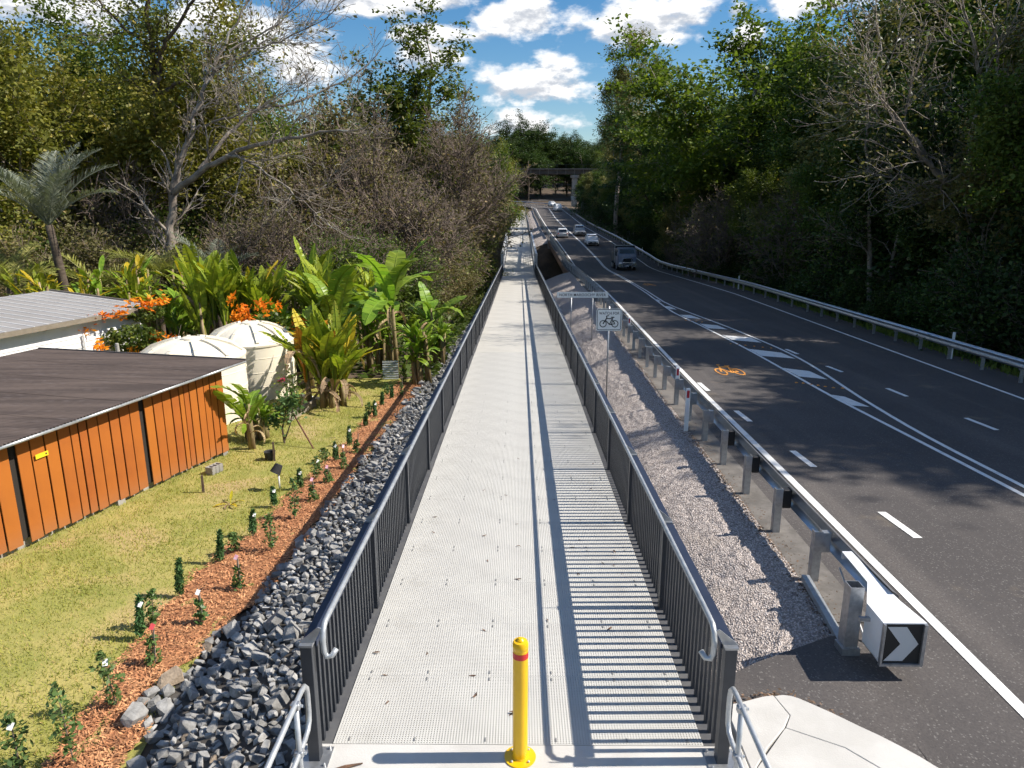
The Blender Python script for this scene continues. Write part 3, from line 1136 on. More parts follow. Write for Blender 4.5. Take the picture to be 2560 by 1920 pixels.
# ---- footbridge side trusses
for s, nm in ((-1, 'forest'), (1, 'road')):
    y0, y1 = 81.0, 117.0
    X = 1.92 * s
    root = empty('bridge_truss', (X, y0, float(prof(y0))))
    tag(root, 'pale galvanised steel side truss of the footbridge on its %s side' % nm, 'bridge truss')
    bz = float(prof(y0))

    def hh(y):
        return np.interp(y, [81, 117], [1.95, 1.35])

    def pt(y, h, dx=0.0):
        return (dx, y - y0, float(prof(y)) + h - bz)
    kn = [81.0, 84, 95, 106, 117.0]
    for a, c in zip(kn[:-1], kn[1:]):
        pass
    tc_ = MB()
    bc_ = MB()
    for a, c in zip(kn[:-1], kn[1:]):
        tc_.beam(pt(a, hh(a)), pt(c, hh(c)), .22, .24)
        bc_.beam(pt(a, .02), pt(c, .02), .2, .24)
    tc_.build('top_chord', M_truss, root)
    bc_.build('bottom_chord', M_truss, root)
    ng = 12
    ysn = [y0 + .1 + (y1 - y0 - .2) * k / ng for k in range(ng + 1)]
    for k, y in enumerate(ysn):
        MB().beam(pt(y, .14), pt(y, float(hh(y)) - .12), .18, .18, (0, 1, 0)).build('vertical_post', M_truss, root)
        if k < ng:
            a, c = (ysn[k], ysn[k + 1]) if k % 2 == 0 else (ysn[k + 1], ysn[k])
            MB().beam(pt(a, .2), pt(c, float(hh(c)) - .15), .11, .11).build('diagonal_brace', M_truss, root)
    rb = MB()
    for h in (.35, .6, .85, 1.1):
        rb.tube([pt(y, h, -.14 * s) for y in (81.1, 84, 100, 116.9)], .025, 6)
    rb.build('safety_rails', M_truss, root)


# ================================================================ roadside guardrails
def wbeam(pts, side):
    """W profile swept along pts; side = +1 ridge faces +x"""
    pr = [(0, -.155), (.028, -.14), (.075, -.10), (.08, -.075), (.012, -.012), (.012, .012), (.08, .075), (.075, .10), (.028, .14), (0, .155)]
    m = MB()
    n = len(pr)
    for layer, off in ((0, 0.0), (1, -.006)):
        b0 = len(m.v)
        for i, p in enumerate(pts):
            a = Vector(pts[max(i - 1, 0)])
            c = Vector(pts[min(i + 1, len(pts) - 1)])
            t = (c - a)
            t.z = 0
            t.normalize()
            nrm = Vector((t.y, -t.x, 0)) * side
            for (d, z) in pr:
                q = Vector(p) + nrm * (d + off) + Vector((0, 0, z))
                m.v.append(tuple(q))
        for i in range(len(pts) - 1):
            for k in range(n - 1):
                q = (b0 + i * n + k, b0 + i * n + k + 1, b0 + (i + 1) * n + k + 1, b0 + (i + 1) * n + k)
                m.f.append(q if layer == 0 else q[::-1])
    return m


M_wb = mat('w_beam_steel', (0.50, 0.53, 0.58), (0.42, 0.45, 0.50), rough=0.30, metal=0.85, scale=3)
chan = MB()
chan.box((0, -.055, .36), (.11, .008, .76))
chan.box((-.052, 0, .36), (.008, .102, .76))
chan.box((.052, 0, .36), (.008, .102, .76))
chan_me = chan.mesh('post', M_galv)
gp_me = MB().box((0, 0, .36), (.10, .06, .74)).mesh('post', M_galv)
blk_me = MB().box((.125, 0, .58), (.13, .14, .30)).mesh('spacer_block', M_black, bevel=.008)
blkg_me = MB().box((.115, 0, .58), (.11, .10, .28)).mesh('spacer_block', M_galv)


def gl_x(y):
    return float(xl(y)) - 1.08


gr = empty('guardrail', (gl_x(7.3), 7.3, float(roadz(7.3))))
tag(gr, 'galvanised guardrail on posts between the boardwalk and the road, ending in a chevron board', 'guardrail')
b0 = Vector(gr.location)


def gpt(x, y, z):
    return (x - b0.x, y - b0.y, z - b0.z)


pys = [7.3, 9.0, 10.62, 12.3, 13.97, 15.65, 17.4, 19.06, 20.9, 22.6, 24.3, 26.05, 27.8, 29.4, 31.1] + [31.1 + 2.0 * k for k in range(1, 23)]
for k, y in enumerate(pys):
    x = gl_x(y)
    if k == 0:
        continue
    p = link('post', chan_me if k < 9 else gp_me, gr, gpt(x, y, float(roadz(y)) + .0))
    link('spacer_block', blk_me if k in (2, 3, 4) else blkg_me, p, (0, 0, 0))
rp = [(gl_x(y) + .185, y, float(roadz(y)) + .60) for y in np.concatenate([np.arange(7.3, 30, 1.0), np.arange(30, 77, 3)])]
wbeam([gpt(*p) for p in rp], 1).build('rail', M_wb, gr, smooth=True)
# terminal: head post, tapered white cap, chevron board, ground strut
z0 = float(roadz(7.2))
hp = MB()
hp.box((0, 0, .41), (.15, .008, .92))
hp.box((-.071, .075, .41), (.008, .142, .92))
hp.box((.071, .075, .41), (.008, .142, .92))
hp.box((0, .15, .41), (.15, .008, .92))
o = hp.build('head_post', M_galv, gr, loc=gpt(3.69, 7.16, z0))
MB().box((0, 0, .05), (.20, .20, .16)).build('post_socket', M_galv, gr, loc=gpt(3.69, 7.23, z0))
top = [(4.24, 8.25), (4.36, 8.25), (4.36, 7.5), (4.38, 7.1), (4.44, 6.66), (3.99, 6.66), (3.995, 7.05), (4.21, 7.5)]
hd = MB()
hd.prism(top, .70, .712)
hd.prism([(3.995, 7.05), (4.0, 7.05), (4.0, 6.67), (3.995, 6.67)], .24, .70)
hd.prism([(4.35, 8.24), (4.355, 8.24), (4.355, 7.45), (4.35, 7.45)], .60, .70)
hd.prism([(4.24, 8.24), (4.36, 8.24), (4.36, 8.25), (4.24, 8.25)], .62, .70)
hd.prism([(4.432, 6.67), (4.438, 6.665), (4.368, 7.115), (4.362, 7.115)], .24, .70)
hd.prism([(3.995, 6.67), (4.43, 6.67), (4.43, 6.682), (3.995, 6.682)], .24, .70)
hd.prism([(3.995, 6.70), (4.43, 6.70), (4.36, 7.11), (3.995, 7.04)], .24, .25)
MB_z = -b0.z + z0
o = hd.build('end_cap', mat('cap_white', (0.80, 0.81, 0.82), (0.74, 0.75, 0.77), rough=.4, scale=3), gr, loc=(-b0.x - .21, -b0.y + .07, MB_z))
fr_ = MB()
for (x0_, x1_, z0_, z1_) in ((3.99, 4.44, .22, .245), (3.99, 4.012, .245, .705), (4.405, 4.44, .245, .705)):
    fr_.span(x0_, x1_, 6.63, 6.668, z0_, z1_)
ch = fr_.build('chevron_frame', M_galv, gr, loc=(-b0.x - .21, -b0.y + .07, MB_z))
MB().span(4.012, 4.405, 6.655, 6.664, .245, .70).build('chevron_panel', M_black, ch)
cxx, czz, hw_, hh_ = 4.205, .4725, .18, .20
pc = [(cxx - hw_ * .95, hh_), (cxx + hw_ * .15, hh_), (cxx + hw_ * .95, 0), (cxx + hw_ * .15, -hh_), (cxx - hw_ * .95, -hh_), (cxx - hw_ * .10, 0)]
cm = MB()
cm.add([(x, 6.6525, czz + z) for x, z in pc], [(0, 1, 2, 5), (5, 2, 3, 4)])
cm.build('chevron_arrow', mat('reflective_grey', (0.52, 0.53, 0.54), rough=.5), ch)
MB().box((3.95, 6.95, .58), (.14, .04, .04)).build('cap_bracket', M_galv, gr, loc=(-b0.x - .21, -b0.y + .07, MB_z))
st = MB()
st.beam((3.72, 7.4, .02), (3.86, 8.9, .03), .10, .08)
st.build('ground_strut', M_galv_b, gr, loc=(-b0.x, -b0.y, MB_z))
MB().tube([(3.97, 7.4, .08), (3.97, 8.2, .55)], .012, 6).build('anchor_cable', M_galv, gr, loc=(-b0.x, -b0.y, MB_z))

# guardrail on the bridge and beyond, left side of the road
gb = empty('bridge_barrier', (gl_x(77), 77, float(roadz(77))))
tag(gb, 'low steel barrier on brown concrete beam along the road bridge', 'barrier')
b0 = Vector(gb.location)
for y in np.arange(78, 120, 2.0):
    link('post', gp_me, gb, gpt(gl_x(y) + .05, y, float(roadz(y))))
rp = [(gl_x(y) + .185, y, float(roadz(y)) + .60) for y in np.arange(76.6, 121, 3)]
wbeam([gpt(*p) for p in rp], 1).build('rail', M_wb, gb, smooth=True)
bm_ = MB()
for a in np.arange(77.5, 117, 4):
    bm_.beam(gpt(gl_x(a) - .12, a, float(roadz(a)) - .42), gpt(gl_x(a + 4) - .12, a + 4, float(roadz(a + 4)) - .42), .3, .75)
bm_.build('edge_beam', mat('rusty_concrete', (0.22, 0.135, 0.085), (0.14, 0.09, 0.06), rough=.95, scale=.8), gb)
ab = MB()
for y in (77.0, 118.6):
    ab.box((gl_x(y) + 5.4, y, float(roadz(y)) - 2.6), (11.4, 1.2, 5.0))
ab.build('bridge_abutments', M_conc_old)
tag(bpy.data.objects['bridge_abutments'], 'weathered concrete abutments carrying the road bridge over the river', 'abutment')

gf = empty('guardrail', (gl_x(121), 121, float(roadz(121))))
tag(gf, 'far galvanised guardrail beyond the road bridge, left of the cars', 'guardrail')
b0 = Vector(gf.location)
for y in np.arange(122, 232, 4.0):
    link('post', gp_me, gf, gpt(gl_x(y), y, float(roadz(y))))
wbeam([gpt(gl_x(y) + .185, y, float(roadz(y)) + .6) for y in np.arange(121, 233, 4)], 1).build('rail', M_wb, gf, smooth=True)

# right-hand guardrail following the road round the bend
gR = empty('guardrail', (float(xr(18)) + 1.25, 18, float(roadz(18))))
tag(gR, 'long galvanised guardrail along the far shaded edge of the road under the trees', 'guardrail')
b0 = Vector(gR.location)
rp = []
posts = []
last = -99
for i in range(len(FR)):
    w = np.linalg.norm(FR[i, 2:4] - FR[i, 0:2])
    if FR[i, 1] < 8 and i < 60:
        continue
    p = frame_at(i, 1 + 1.15 / w, .62)
    rp.append(gpt(*p))
s_acc = 0
for i in range(1, len(rp)):
    a, c = Vector(rp[i - 1]), Vector(rp[i])
    s_acc += (c - a).length
    if s_acc > 1.95:
        s_acc = 0
        posts.append(c)
wbeam(rp, -1).build('rail', M_wb, gR, smooth=True)
for c in posts:
    p = link('post', gp_me, gR, (c.x + .13, c.y, c.z - .64))
    link('spacer_block', blkg_me, p, (-.12, 0, -.02), None, (.6, 1, 1))

# ---- delineators
def delineator(x, y, z, h, label, red=True):
    r = empty('delineator_post', (x, y, z))
    tag(r, label, 'road marker', 'roadside delineators')
    MB().box((0, 0, h / 2), (.10, .035, h), 0, .96, 1).build('post', M_white, r, bevel=.006)
    MB().box((0, -.0195, h - .14), (.06, .004, .18)).build('reflector', M_red if red else M_signface, r)
    return r


delineator(3.95, 16.45, float(roadz(16.4)), 1.05, 'white delineator post with red reflector standing beside the guardrail posts')
delineator(gl_x(19.06), 19.06, float(roadz(19)) + .74, .32, 'short red reflector marker on top of a guardrail post, nearest the boardwalk sign')
delineator(gl_x(29.4), 29.4, float(roadz(29.4)) + .74, .32, 'short red reflector marker on the guardrail beside the river sign')
for (y, lb) in ((26, 'white marker on the right guardrail, nearest the camera'), (54, 'white marker on the right guardrail, just before the truck'), (96, 'white marker on the right guardrail beyond the truck'), (112, 'white marker on the right guardrail beside the oncoming silver car')):
    delineator(float(xr(y)) + 1.35, y, float(roadz(y)) - .02, 1.0, lb, False)


# ================================================================ signs
def text_mesh(s, size, mat_, name, align='CENTER', sx=1.0):
    cu = bpy.data.curves.new(name, 'FONT')
    cu.body = s
    cu.size = size
    cu.align_x = align
    cu.align_y = 'CENTER'
    cu.extrude = 0.001
    cu.offset = 0.0012 * size / .1
    cu.space_character = 1.08
    o = bpy.data.objects.new(name, cu)
    COL.objects.link(o)
    dg = bpy.context.evaluated_depsgraph_get()
    me = bpy.data.meshes.new_from_object(o.evaluated_get(dg))
    bpy.data.objects.remove(o)
    me.materials.clear()
    me.materials.append(mat_)
    return me


def rrect(w, h, r, n=5):
    P = []
    for cx, cy, a0 in ((w / 2 - r, h / 2 - r, 0), (-w / 2 + r, h / 2 - r, 90), (-w / 2 + r, -h / 2 + r, 180), (w / 2 - r, -h / 2 + r, 270)):
        for k in range(n + 1):
            a = R(a0 + 90 * k / n)
            P.append((cx + r * cos(a), cy + r * sin(a)))
    return P


def facing(mb):
    """sheet built in XY (z towards viewer) -> stands up facing -y"""
    mb.v = [(x, -z, y) for x, y, z in mb.v]
    return mb


sz = float(T(2.7, 21.65)) - .0
sg = empty('cycle_sign', (2.70, 21.65, sz))
tag(sg, 'square white sign reading WATCH FOR above a black bicycle, on a steel pole', 'road sign')
MB().tube([(0, .04, -.1), (0, .04, 1.72 - sz)], .025, 10).build('pole', M_galv, sg, smooth=True)
pz = 1.325 - sz
pn = facing(MB().prism(rrect(.76, .67, .06), 0, .004)).build('panel', M_signface, sg, loc=(0, 0, pz))
bb = MB()
ro, ri = rrect(.72, .63, .05), rrect(.685, .595, .035)
nn = len(ro)
bb.add([(x, y, .0052) for x, y in ro] + [(x, y, .0052) for x, y in ri], [(i, (i + 1) % nn, nn + (i + 1) % nn, nn + i) for i in range(nn)])
facing(bb).build('border', M_black, pn)
bk = MB()
for k, p in enumerate(bike_symbol(None)):
    bk.add([((x - 1) * .285, (y - .6) * .29 - .06, .0055 + .0003 * (k % 14)) for x, y in p], [(0, 1, 2, 3)])
facing(bk).build('bicycle_symbol', M_black, pn)
link('lettering', text_mesh('WATCH FOR', .115, M_black, 'lettering'), pn, (0, -.006, .19), (R(90), 0, 0), (.84, 1, 1))
MB().box((0, .02, 0), (.05, .03, .5)).build('bracket', M_galv, pn)

sz = float(T(2.8, 32.2))
sg = empty('river_sign', (2.81, 32.2, sz))
tag(sg, 'long white sign reading NORTH MAROOCHY RIVER on two steel posts', 'road sign')
for dx in (-.49, .46):
    MB().tube([(dx, .03, float(T(2.81 + dx, 32.2)) - sz - .05), (dx, .03, .88 - sz)], .022, 8).build('post', M_galv, sg, smooth=True)
pn = MB().box((0, 0, 0), (2.26, .006, .25)).build('panel', M_signface, sg, loc=(0, 0, .735 - sz))
link('lettering', text_mesh('NORTH MAROOCHY RIVER', .165, M_black, 'lettering'), pn, (0, -.005, -.005), (R(90), 0, 0), (.95, 1, 1))

# ================================================================ bollard and bicycle grab rails
bo = empty('bollard', (.02, 5.46, 0))
tag(bo, 'yellow steel bollard with red band bolted to the concrete at the path entrance', 'bollard')
o = MB().lathe([(.066, .012), (.066, 1.10)], 32, cap=False).build('post', M_yellow, bo, smooth=True)
o = smooth_by_angle(MB().lathe([(.066, 1.10), (.068, 1.105), (.068, 1.15), (.060, 1.17), (.034, 1.176), (.034, 1.184), (.020, 1.198), (.002, 1.202)], 32).build('cap', M_yellow, bo), 30)
o = MB().lathe([(.0675, 1.02), (.0675, 1.075)], 32, cap=False).build('reflective_band', M_redband, bo, smooth=True)
o = smooth_by_angle(MB().lathe([(.14, .002), (.14, .012), (.072, .013), (.066, .03)], 32, cap=False).build('base_plate', M_yellow, bo), 30)
for a in (45, 135, 225, 315):
    MB().lathe([(.011, .012), (.011, .026), (.003, .03)], 6).build('bolt', M_galv_b, bo, loc=(.105 * cos(R(a)), .105 * sin(R(a)), 0))

for s, nm in ((-1, 'left'), (1, 'right')):
    gx = 1.73 * s
    h = empty('grab_rail', (gx, 4.86, 0))
    tag(h, 'galvanised tubular holding rail with rounded end, %s of the path entrance' % nm, 'hand rail')
    Rr = .022
    MB().tube([(0, -1.9, 1.0), (0, .15, 1.0), (0, .235, .985), (0, .285, .93), (0, .30, .85), (0, .30, .70), (0, .285, .62), (0, .235, .565), (0, .15, .55), (0, -1.9, .55)], Rr, 10).build('hoop', M_galv_b, h, smooth=True)
    for dy in (0, -1.6):
        p = MB().tube([(0, dy, 0), (0, dy, .98)], Rr, 10).build('post', M_galv_b, h, smooth=True)
        for zz in (.55, .985):
            MB().box((0, dy, zz), (.075, .06, .065)).build('clamp', M_galv, p, bevel=.012)
            MB().tube([(.03, dy, zz), (.055, dy, zz)], .012, 6).build('clamp_screw', M_galv_b, p)

# fallen leaves and twigs on the deck
M_dleaf = mat('dead_leaf', (0.16, 0.085, 0.05), (0.10, 0.06, 0.04), rough=.9, scale=9)
lm = []
for k in range(4):
    m_ = MB()
    r = np.random.default_rng(50 + k)
    n = 6
    for i in range(n):
        t = i / (n - 1)
        wv = .016 * math.sin(pi * min(1, t + .08)) + .001
        zc = .012 + .012 * math.sin(3 * t + k)
        xx_ = (t - .5) * .11
        yy_ = .02 * math.sin(2.4 * t + k)
        m_.v += [(xx_, yy_ - wv, zc + .008), (xx_, yy_, zc), (xx_, yy_ + wv, zc + .006)]
        if i:
            b_ = 3 * i
            m_.f += [(b_ - 3, b_, b_ + 1, b_ - 2), (b_ - 2, b_ + 1, b_ + 2, b_ - 1)]
    lm.append(m_.mesh('fallen_leaf', M_dleaf))
r = np.random.default_rng(4)
for k in range(34):
    x = -1.6 + 3.2 * r.random()
    y = 5.7 + 9 * r.random() ** 1.5
    o = link('fallen_leaf', lm[k % 4], None, (x, y, float(prof(y)) + .0), (0, 0, r.random() * 6.3), (.35 + .5 * r.random(),) * 3)
    tag(o, 'small curled dead brown leaf lying on the pale grating deck', 'leaf', 'dead leaves on the boardwalk')

# ================================================================ timber shed
SA = R(76.3)
U = Vector((-cos(SA), -sin(SA), 0))      # along the wall towards the camera
VV = Vector((-sin(SA), cos(SA), 0))      # into the shed
SO = Vector((-7.42, 17.61, 0))
shed = empty('timber_shed', (SO.x, SO.y, float(leftz(SO.y))))
tag(shed, 'low shed with orange brown vertical boards and dark corrugated roof beside the lawn', 'shed')
sb = Vector(shed.location)


def sp(u, v, z):
    p = SO + U * u + VV * v
    return (p.x - sb.x, p.y - sb.y, z - sb.z)


def shed_board_mat():
    m = bpy.data.materials.new('stained_board')
    m.use_nodes = True
    t = NT(m.node_tree)
    b = m.node_tree.nodes['Principled BSDF']
    tcn = t.n('ShaderNodeTexCoord')
    oi = t.n('ShaderNodeObjectInfo')
    n1 = t.n('ShaderNodeTexNoise', {'Vector': tcn.outputs['Object'], 'Scale': 1.1, 'Detail': 5.0})
    c = t.mix(t.sstep(n1.outputs[0], .35, .7), (0.36, 0.098, 0.012), (0.245, 0.060, 0.012))
    c = t.mix(t.m('MULTIPLY', oi.outputs['Random'], .55), c, (0.44, 0.145, 0.012))
    # pale weathering at the foot of the boards (rain splash)
    sp_ = t.n('ShaderNodeSeparateXYZ', {0: tcn.outputs['Object']})
    n2 = t.n('ShaderNodeTexNoise', {'Vector': tcn.outputs['Object'], 'Scale': 3.0, 'Detail': 6.0})
    ft = t.m('MULTIPLY', t.sstep(t.m('ADD', sp_.outputs[2], t.m('MULTIPLY', n2.outputs[0], .5)), .75, .15), .45)
    c = t.mix(ft, c, (0.27, 0.125, 0.06))
    n3 = t.n('ShaderNodeTexNoise', {'Vector': tcn.outputs['Object'], 'Scale': 24.0, 'Detail': 2.0})
    c = t.mix(t.m('GREATER_THAN', n3.outputs[0], .80), c, (0.5, 0.42, 0.34))
    t.set(b, 'Base Color', c)
    b.inputs['Roughness'].default_value = .62
    return m


M_board = shed_board_mat()
M_void = mat('shed_unlit_inside', (0.025, 0.020, 0.016), rough=1)  # near-black colour stands in for the unlit interior
LEN = 9.2
zt = .70
# board layout: wide boards, two dark gaps, slim slits showing the dark backing between
u = .0
edges = []
widths = [.34, .30, .29, .31, .33, .24, .20, .33, .36, .36, .34, None, .36, .36, .33, .37, .33, .26, .24, .36, .36, .38, .36, None, .40, .40, .42, .40, .42, .40]
k = 0
for wv in widths:
    if wv is None:
        u += .13
        continue
    wv *= .80
    zb = float(leftz((SO + U * (u + wv / 2)).y)) + .10
    ua, ub = u + .016, u + wv - .016
    j = .012 * ((k * 7) % 3 - 1)
    me = MB().hexa([(0, 0, 0), (ub - ua, 0, 0), (ub - ua, .025, 0), (0, .025, 0), (0, 0, zt - zb), (ub - ua, 0, zt - zb), (ub - ua, .025, zt - zb), (0, .025, zt - zb)]).mesh('board', M_board, bevel=.004)
    loc = sp(ua, -.01 + j * .3, zb + j)
    o = link('board', me, shed, loc, (0, 0, math.atan2(U.y, U.x)))
    o.scale = (1, -1, 1)
    u += wv
    k += 1
LENW = u
# near-black sheet painting the unlit inside behind boards, end wall, floor plinth
zb = float(leftz(SO.y))
b = MB()
b.hexa([sp(.05, .05, zb + .12), sp(LENW, .05, zb + .5), sp(LENW, .09, zb + .5), sp(.05, .09, zb + .12), sp(.05, .05, zt), sp(LENW, .05, zt), sp(LENW, .09, zt), sp(.05, .09, zt)])
b.build('dark_backing', M_void, shed)
b = MB()
b.hexa([sp(.02, .10, zb), sp(.06, .10, zb), sp(.06, 6.1, zb), sp(.02, 6.1, zb), sp(.02, .10, zt), sp(.06, .10, zt), sp(.06, 6.1, zt), sp(.02, 6.1, zt)])
b.build('end_wall', M_board, shed)
b = MB()
b.hexa([sp(.02, .12, zb - .1), sp(LENW, .12, zb + .3), sp(LENW, .3, zb + .3), sp(.02, .3, zb - .1), sp(.02, .12, zb + .14), sp(LENW, .12, zb + .46), sp(LENW, .3, zb + .46), sp(.02, .3, zb + .14)])
b.build('footing', M_conc_old, shed)
for uu in (.15, 3.65, 7.2):
    zz_ = float(leftz((SO + U * uu).y))
    MB().hexa([sp(uu - .1, .0, zz_ - .05), sp(uu + .1, .0, zz_ - .05), sp(uu + .1, .18, zz_ - .05), sp(uu - .1, .18, zz_ - .05), sp(uu - .1, .0, zz_ + .1), sp(uu + .1, .0, zz_ + .1), sp(uu + .1, .18, zz_ + .1), sp(uu - .1, .18, zz_ + .1)]).build('stump', M_conc_old, shed)
# corrugated roof: sheets side by side, corrugations run into the shed
M_roof = mat('rusted_roof', (0.135, 0.100, 0.082), (0.075, 0.055, 0.046), rough=.85, scale=.7, detail=8, c3=(0.15, 0.12, 0.11), s3=2.6, f3=(.55, .8), stretch=(.35, 4, 1))
u0, u1, v0, v1 = -.55, LENW + .4, -.36, 6.15
ze, zr = .855, .83
ns = 13
for sidx in range(ns):
    a = u0 + (u1 - u0) * sidx / ns
    c = u0 + (u1 - u0) * (sidx + 1) / ns + .02
    n = int((c - a) / .0127) // 6 * 6
    n = max(36, n)
    V, F = [], []
    for i in range(n + 1):
        uu = a + (c - a) * i / n
        h = .011 * cos(2 * pi * (uu - u0) / .076) + .003 * (sidx % 2)
        V += [sp(uu, v0, ze + h), sp(uu, v1, zr + h)]
        if i:
            q = 2 * i
            F.append((q - 2, q - 1, q + 1, q))
    link('roof_sheet', np_mesh('roof_sheet', V, F, M_roof, True), shed)
# galvanised edge rolls (barge along the eave), in lengths
ed_n = 5
for i in range(ed_n):
    a = u0 + (u1 - u0) * i / ed_n
    c = u0 + (u1 - u0) * (i + 1) / ed_n + .01
    MB().tube([sp(a, v0 + .035, ze - .048), sp(c, v0 + .035, ze - .048)], .034 + .001 * (i % 2), 8).build('eave_roll', M_galv_b, shed, smooth=True)
b = MB()
b.beam(sp(u0 - .01, v0 + .02, ze - .02), sp(u0 - .01, v1, zr - .02), .05, .09)
b.build('barge_cap', mat('barge', (0.11, 0.10, 0.095), rough=.6, metal=.3), shed)
b = MB()
for i in range(8):
    vv_ = .25 + i * .8
    b.beam(sp(.0, vv_, .78), sp(LENW, vv_, .78), .06, .08)
b.build('rafters', M_void, shed)
b = MB()
b.hexa([sp(0, .0, .70), sp(LENW, .0, .70), sp(LENW, .1, .70), sp(0, .1, .70), sp(0, .0, .83), sp(LENW, .0, .83), sp(LENW, .1, .83), sp(0, .1, .83)])
b.build('top_plate', M_void, shed)
# yellow notice on a board
yn = MB().box((0, 0, 0), (.27, .008, .085)).build('notice', mat('notice_yellow', (.80, .55, .02), rough=.5), shed, loc=sp(5.35, -.045, .30), rot=(0, 0, math.atan2(U.y, U.x) + pi))
MB().add([(.07, -.006, -.01), (.085, -.006, -.02), (.11, -.006, 0), (.085, -.006, .02), (.07, -.006, .012)], [(0, 1, 2, 3, 4)]).build('notice_mark', M_black, yn)
yn.location = sp(5.35, -.045, .32)

# concrete block lying by the shed
cb = MB()
for i in range(4):
    cb.box((-.165 + .11 * i, 0, .09), (.03, .2, .18))
cb.box((0, -.085, .09), (.355, .03, .178))
cb.box((0, .085, .09), (.355, .03, .178))
o = cb.build('concrete_block', M_conc_old, loc=(-7.18, 16.1, float(T(-7.2, 16.1)) + .0), rot=(0, 0, R(70)))
tag(o, 'hollow grey concrete block lying on the grass against the shed', 'concrete block')

# ================================================================ white house behind
HA = R(74)
HU = Vector((-cos(HA), -sin(HA), 0))
HV = Vector((-sin(HA), cos(HA), 0))
HO = Vector((-13.6, 27.0, 0))
hz = float(leftz(27))
house = empty('white_house', (HO.x, HO.y, hz))
tag(house, 'white weatherboard building with flat pale grey metal roof behind the shed', 'house')


def hp_(u, v, z):
    p = HO + HU * u + HV * v
    return (p.x - HO.x, p.y - HO.y, z - hz)


M_wb_ = mat('white_weatherboard', (0.76, 0.76, 0.75), (0.70, 0.70, 0.69), rough=.6, scale=2)
zt_ = .86
nb = 15
for i in range(nb):
    z1 = zt_ - i * .18
    z0_ = z1 - .185
    MB().hexa([hp_(.35, .33, z0_), hp_(11, .33, z0_), hp_(11, .40, z0_), hp_(.35, .40, z0_), hp_(.35, .355, z1), hp_(11, .355, z1), hp_(11, .40, z1), hp_(.35, .40, z1)]).build('weatherboard', M_wb_, house)
MB().hexa([hp_(.36, .41, hz), hp_(.42, .41, hz), hp_(.42, 4.6, hz), hp_(.36, 4.6, hz), hp_(.36, .41, .86), hp_(.42, .41, .86), hp_(.42, 4.6, 1.1), hp_(.36, 4.6, 1.1)]).build('end_wall', M_wb_, house)
b = MB()
b.hexa([hp_(0, 0, .90), hp_(11.5, 0, .90), hp_(11.5, 5, 1.27), hp_(0, 5, 1.27), hp_(0, 0, .99), hp_(11.5, 0, .99), hp_(11.5, 5, 1.36), hp_(0, 5, 1.36)])
b.build('roof', mat('pale_metal_roof', (0.31, 0.295, 0.285), (0.27, 0.255, 0.245), rough=.7, metal=.0, scale=.5, detail=8, c3=(0.18, 0.17, 0.16), s3=1.8, f3=(.66, .8)), house)
rf = bpy.data.objects[house.children[-1].name]
for i in range(24):
    uu = .25 + i * .48
    MB().beam(hp_(uu, .0, 1.0), hp_(uu, 5.0, 1.37), .03, .012).build('roof_rib', rf.data.materials[0], rf)
MB().beam(hp_(0, -.05, .92), hp_(11.5, -.05, .92), .09, .15).build('gutter', mat('gutter_tan', (0.22, 0.185, 0.14), (0.18, 0.15, 0.11), rough=.6), house)
MB().beam(hp_(-.03, 0, .97), hp_(-.03, 5, 1.34), .06, .15).build('barge_board', mat('barge_tan', (0.20, 0.17, 0.135), rough=.6), house)
MB().tube([hp_(3.1, .25, -1.5), hp_(3.1, .25, .4)], .04, 8).build('vent_pipe', M_white, house)
# grey pole in front
o = MB().lathe([(.06, 0), (.06, 2.0), (.02, 2.02)], 10).build('service_post', M_conc_old, loc=(-13.05, 23.1, float(leftz(23))))
tag(o, 'short grey post standing between the white house and the shed roof', 'post')

# ================================================================ rainwater tanks
M_tank = mat('cream_tank', (0.78, 0.72, 0.59), (0.73, 0.67, 0.54), rough=.5, scale=1.1, detail=5)


def tank(x, y, r, hw_, hc, label, n=40):
    z = float(leftz(y))
    t = empty('water_tank', (x, y, z))
    tag(t, label, 'water tank', 'cream rainwater tanks')
    prf = [(r, 0)]
    for i in range(4):
        z0_ = hw_ * i / 4
        prf += [(r, z0_ + .03), (r + .012, z0_ + .04), (r, z0_ + .05), (r, z0_ + hw_ / 4 - .002)]
    o = MB().lathe(prf, n).build('wall', M_tank, t)
    smooth_by_angle(o, 25)
    dome = [(r + .03, hw_ - .06), (r + .035, hw_), (r * .97, hw_ + .05)]
    for i in range(1, 8):
        f = i / 8
        dome.append((r * .97 * (1 - f) + .28 * f, hw_ + .05 + hc * math.sin(f * pi / 2) ** .85))
    o = MB().lathe(dome, n).build('lid', M_tank, t)
    smooth_by_angle(o, 30)
    for k in range(10):
        a = 2 * pi * k / 10 + .2
        ca, sa = cos(a), sin(a)
        V = []
        pr = [(r * .95, hw_ + .06), (r * .75, hw_ + .05 + hc * .52), (r * .5, hw_ + .05 + hc * .82), (r * .3, hw_ + .05 + hc * .97)]
        m = MB()
        for i in range(3):
            p, q = pr[i], pr[i + 1]
            m.beam((p[0] * ca, p[0] * sa, p[1]), (q[0] * ca, q[0] * sa, q[1]), .10, .13)
        m.build('lid_rib', M_tank, o)
    m = MB().lathe([(.26, hw_ + hc + .02), (.26, hw_ + hc + .09), (.22, hw_ + hc + .11), (.02, hw_ + hc + .12)], 20)
    m.build('hatch', M_tank, o)
    return t


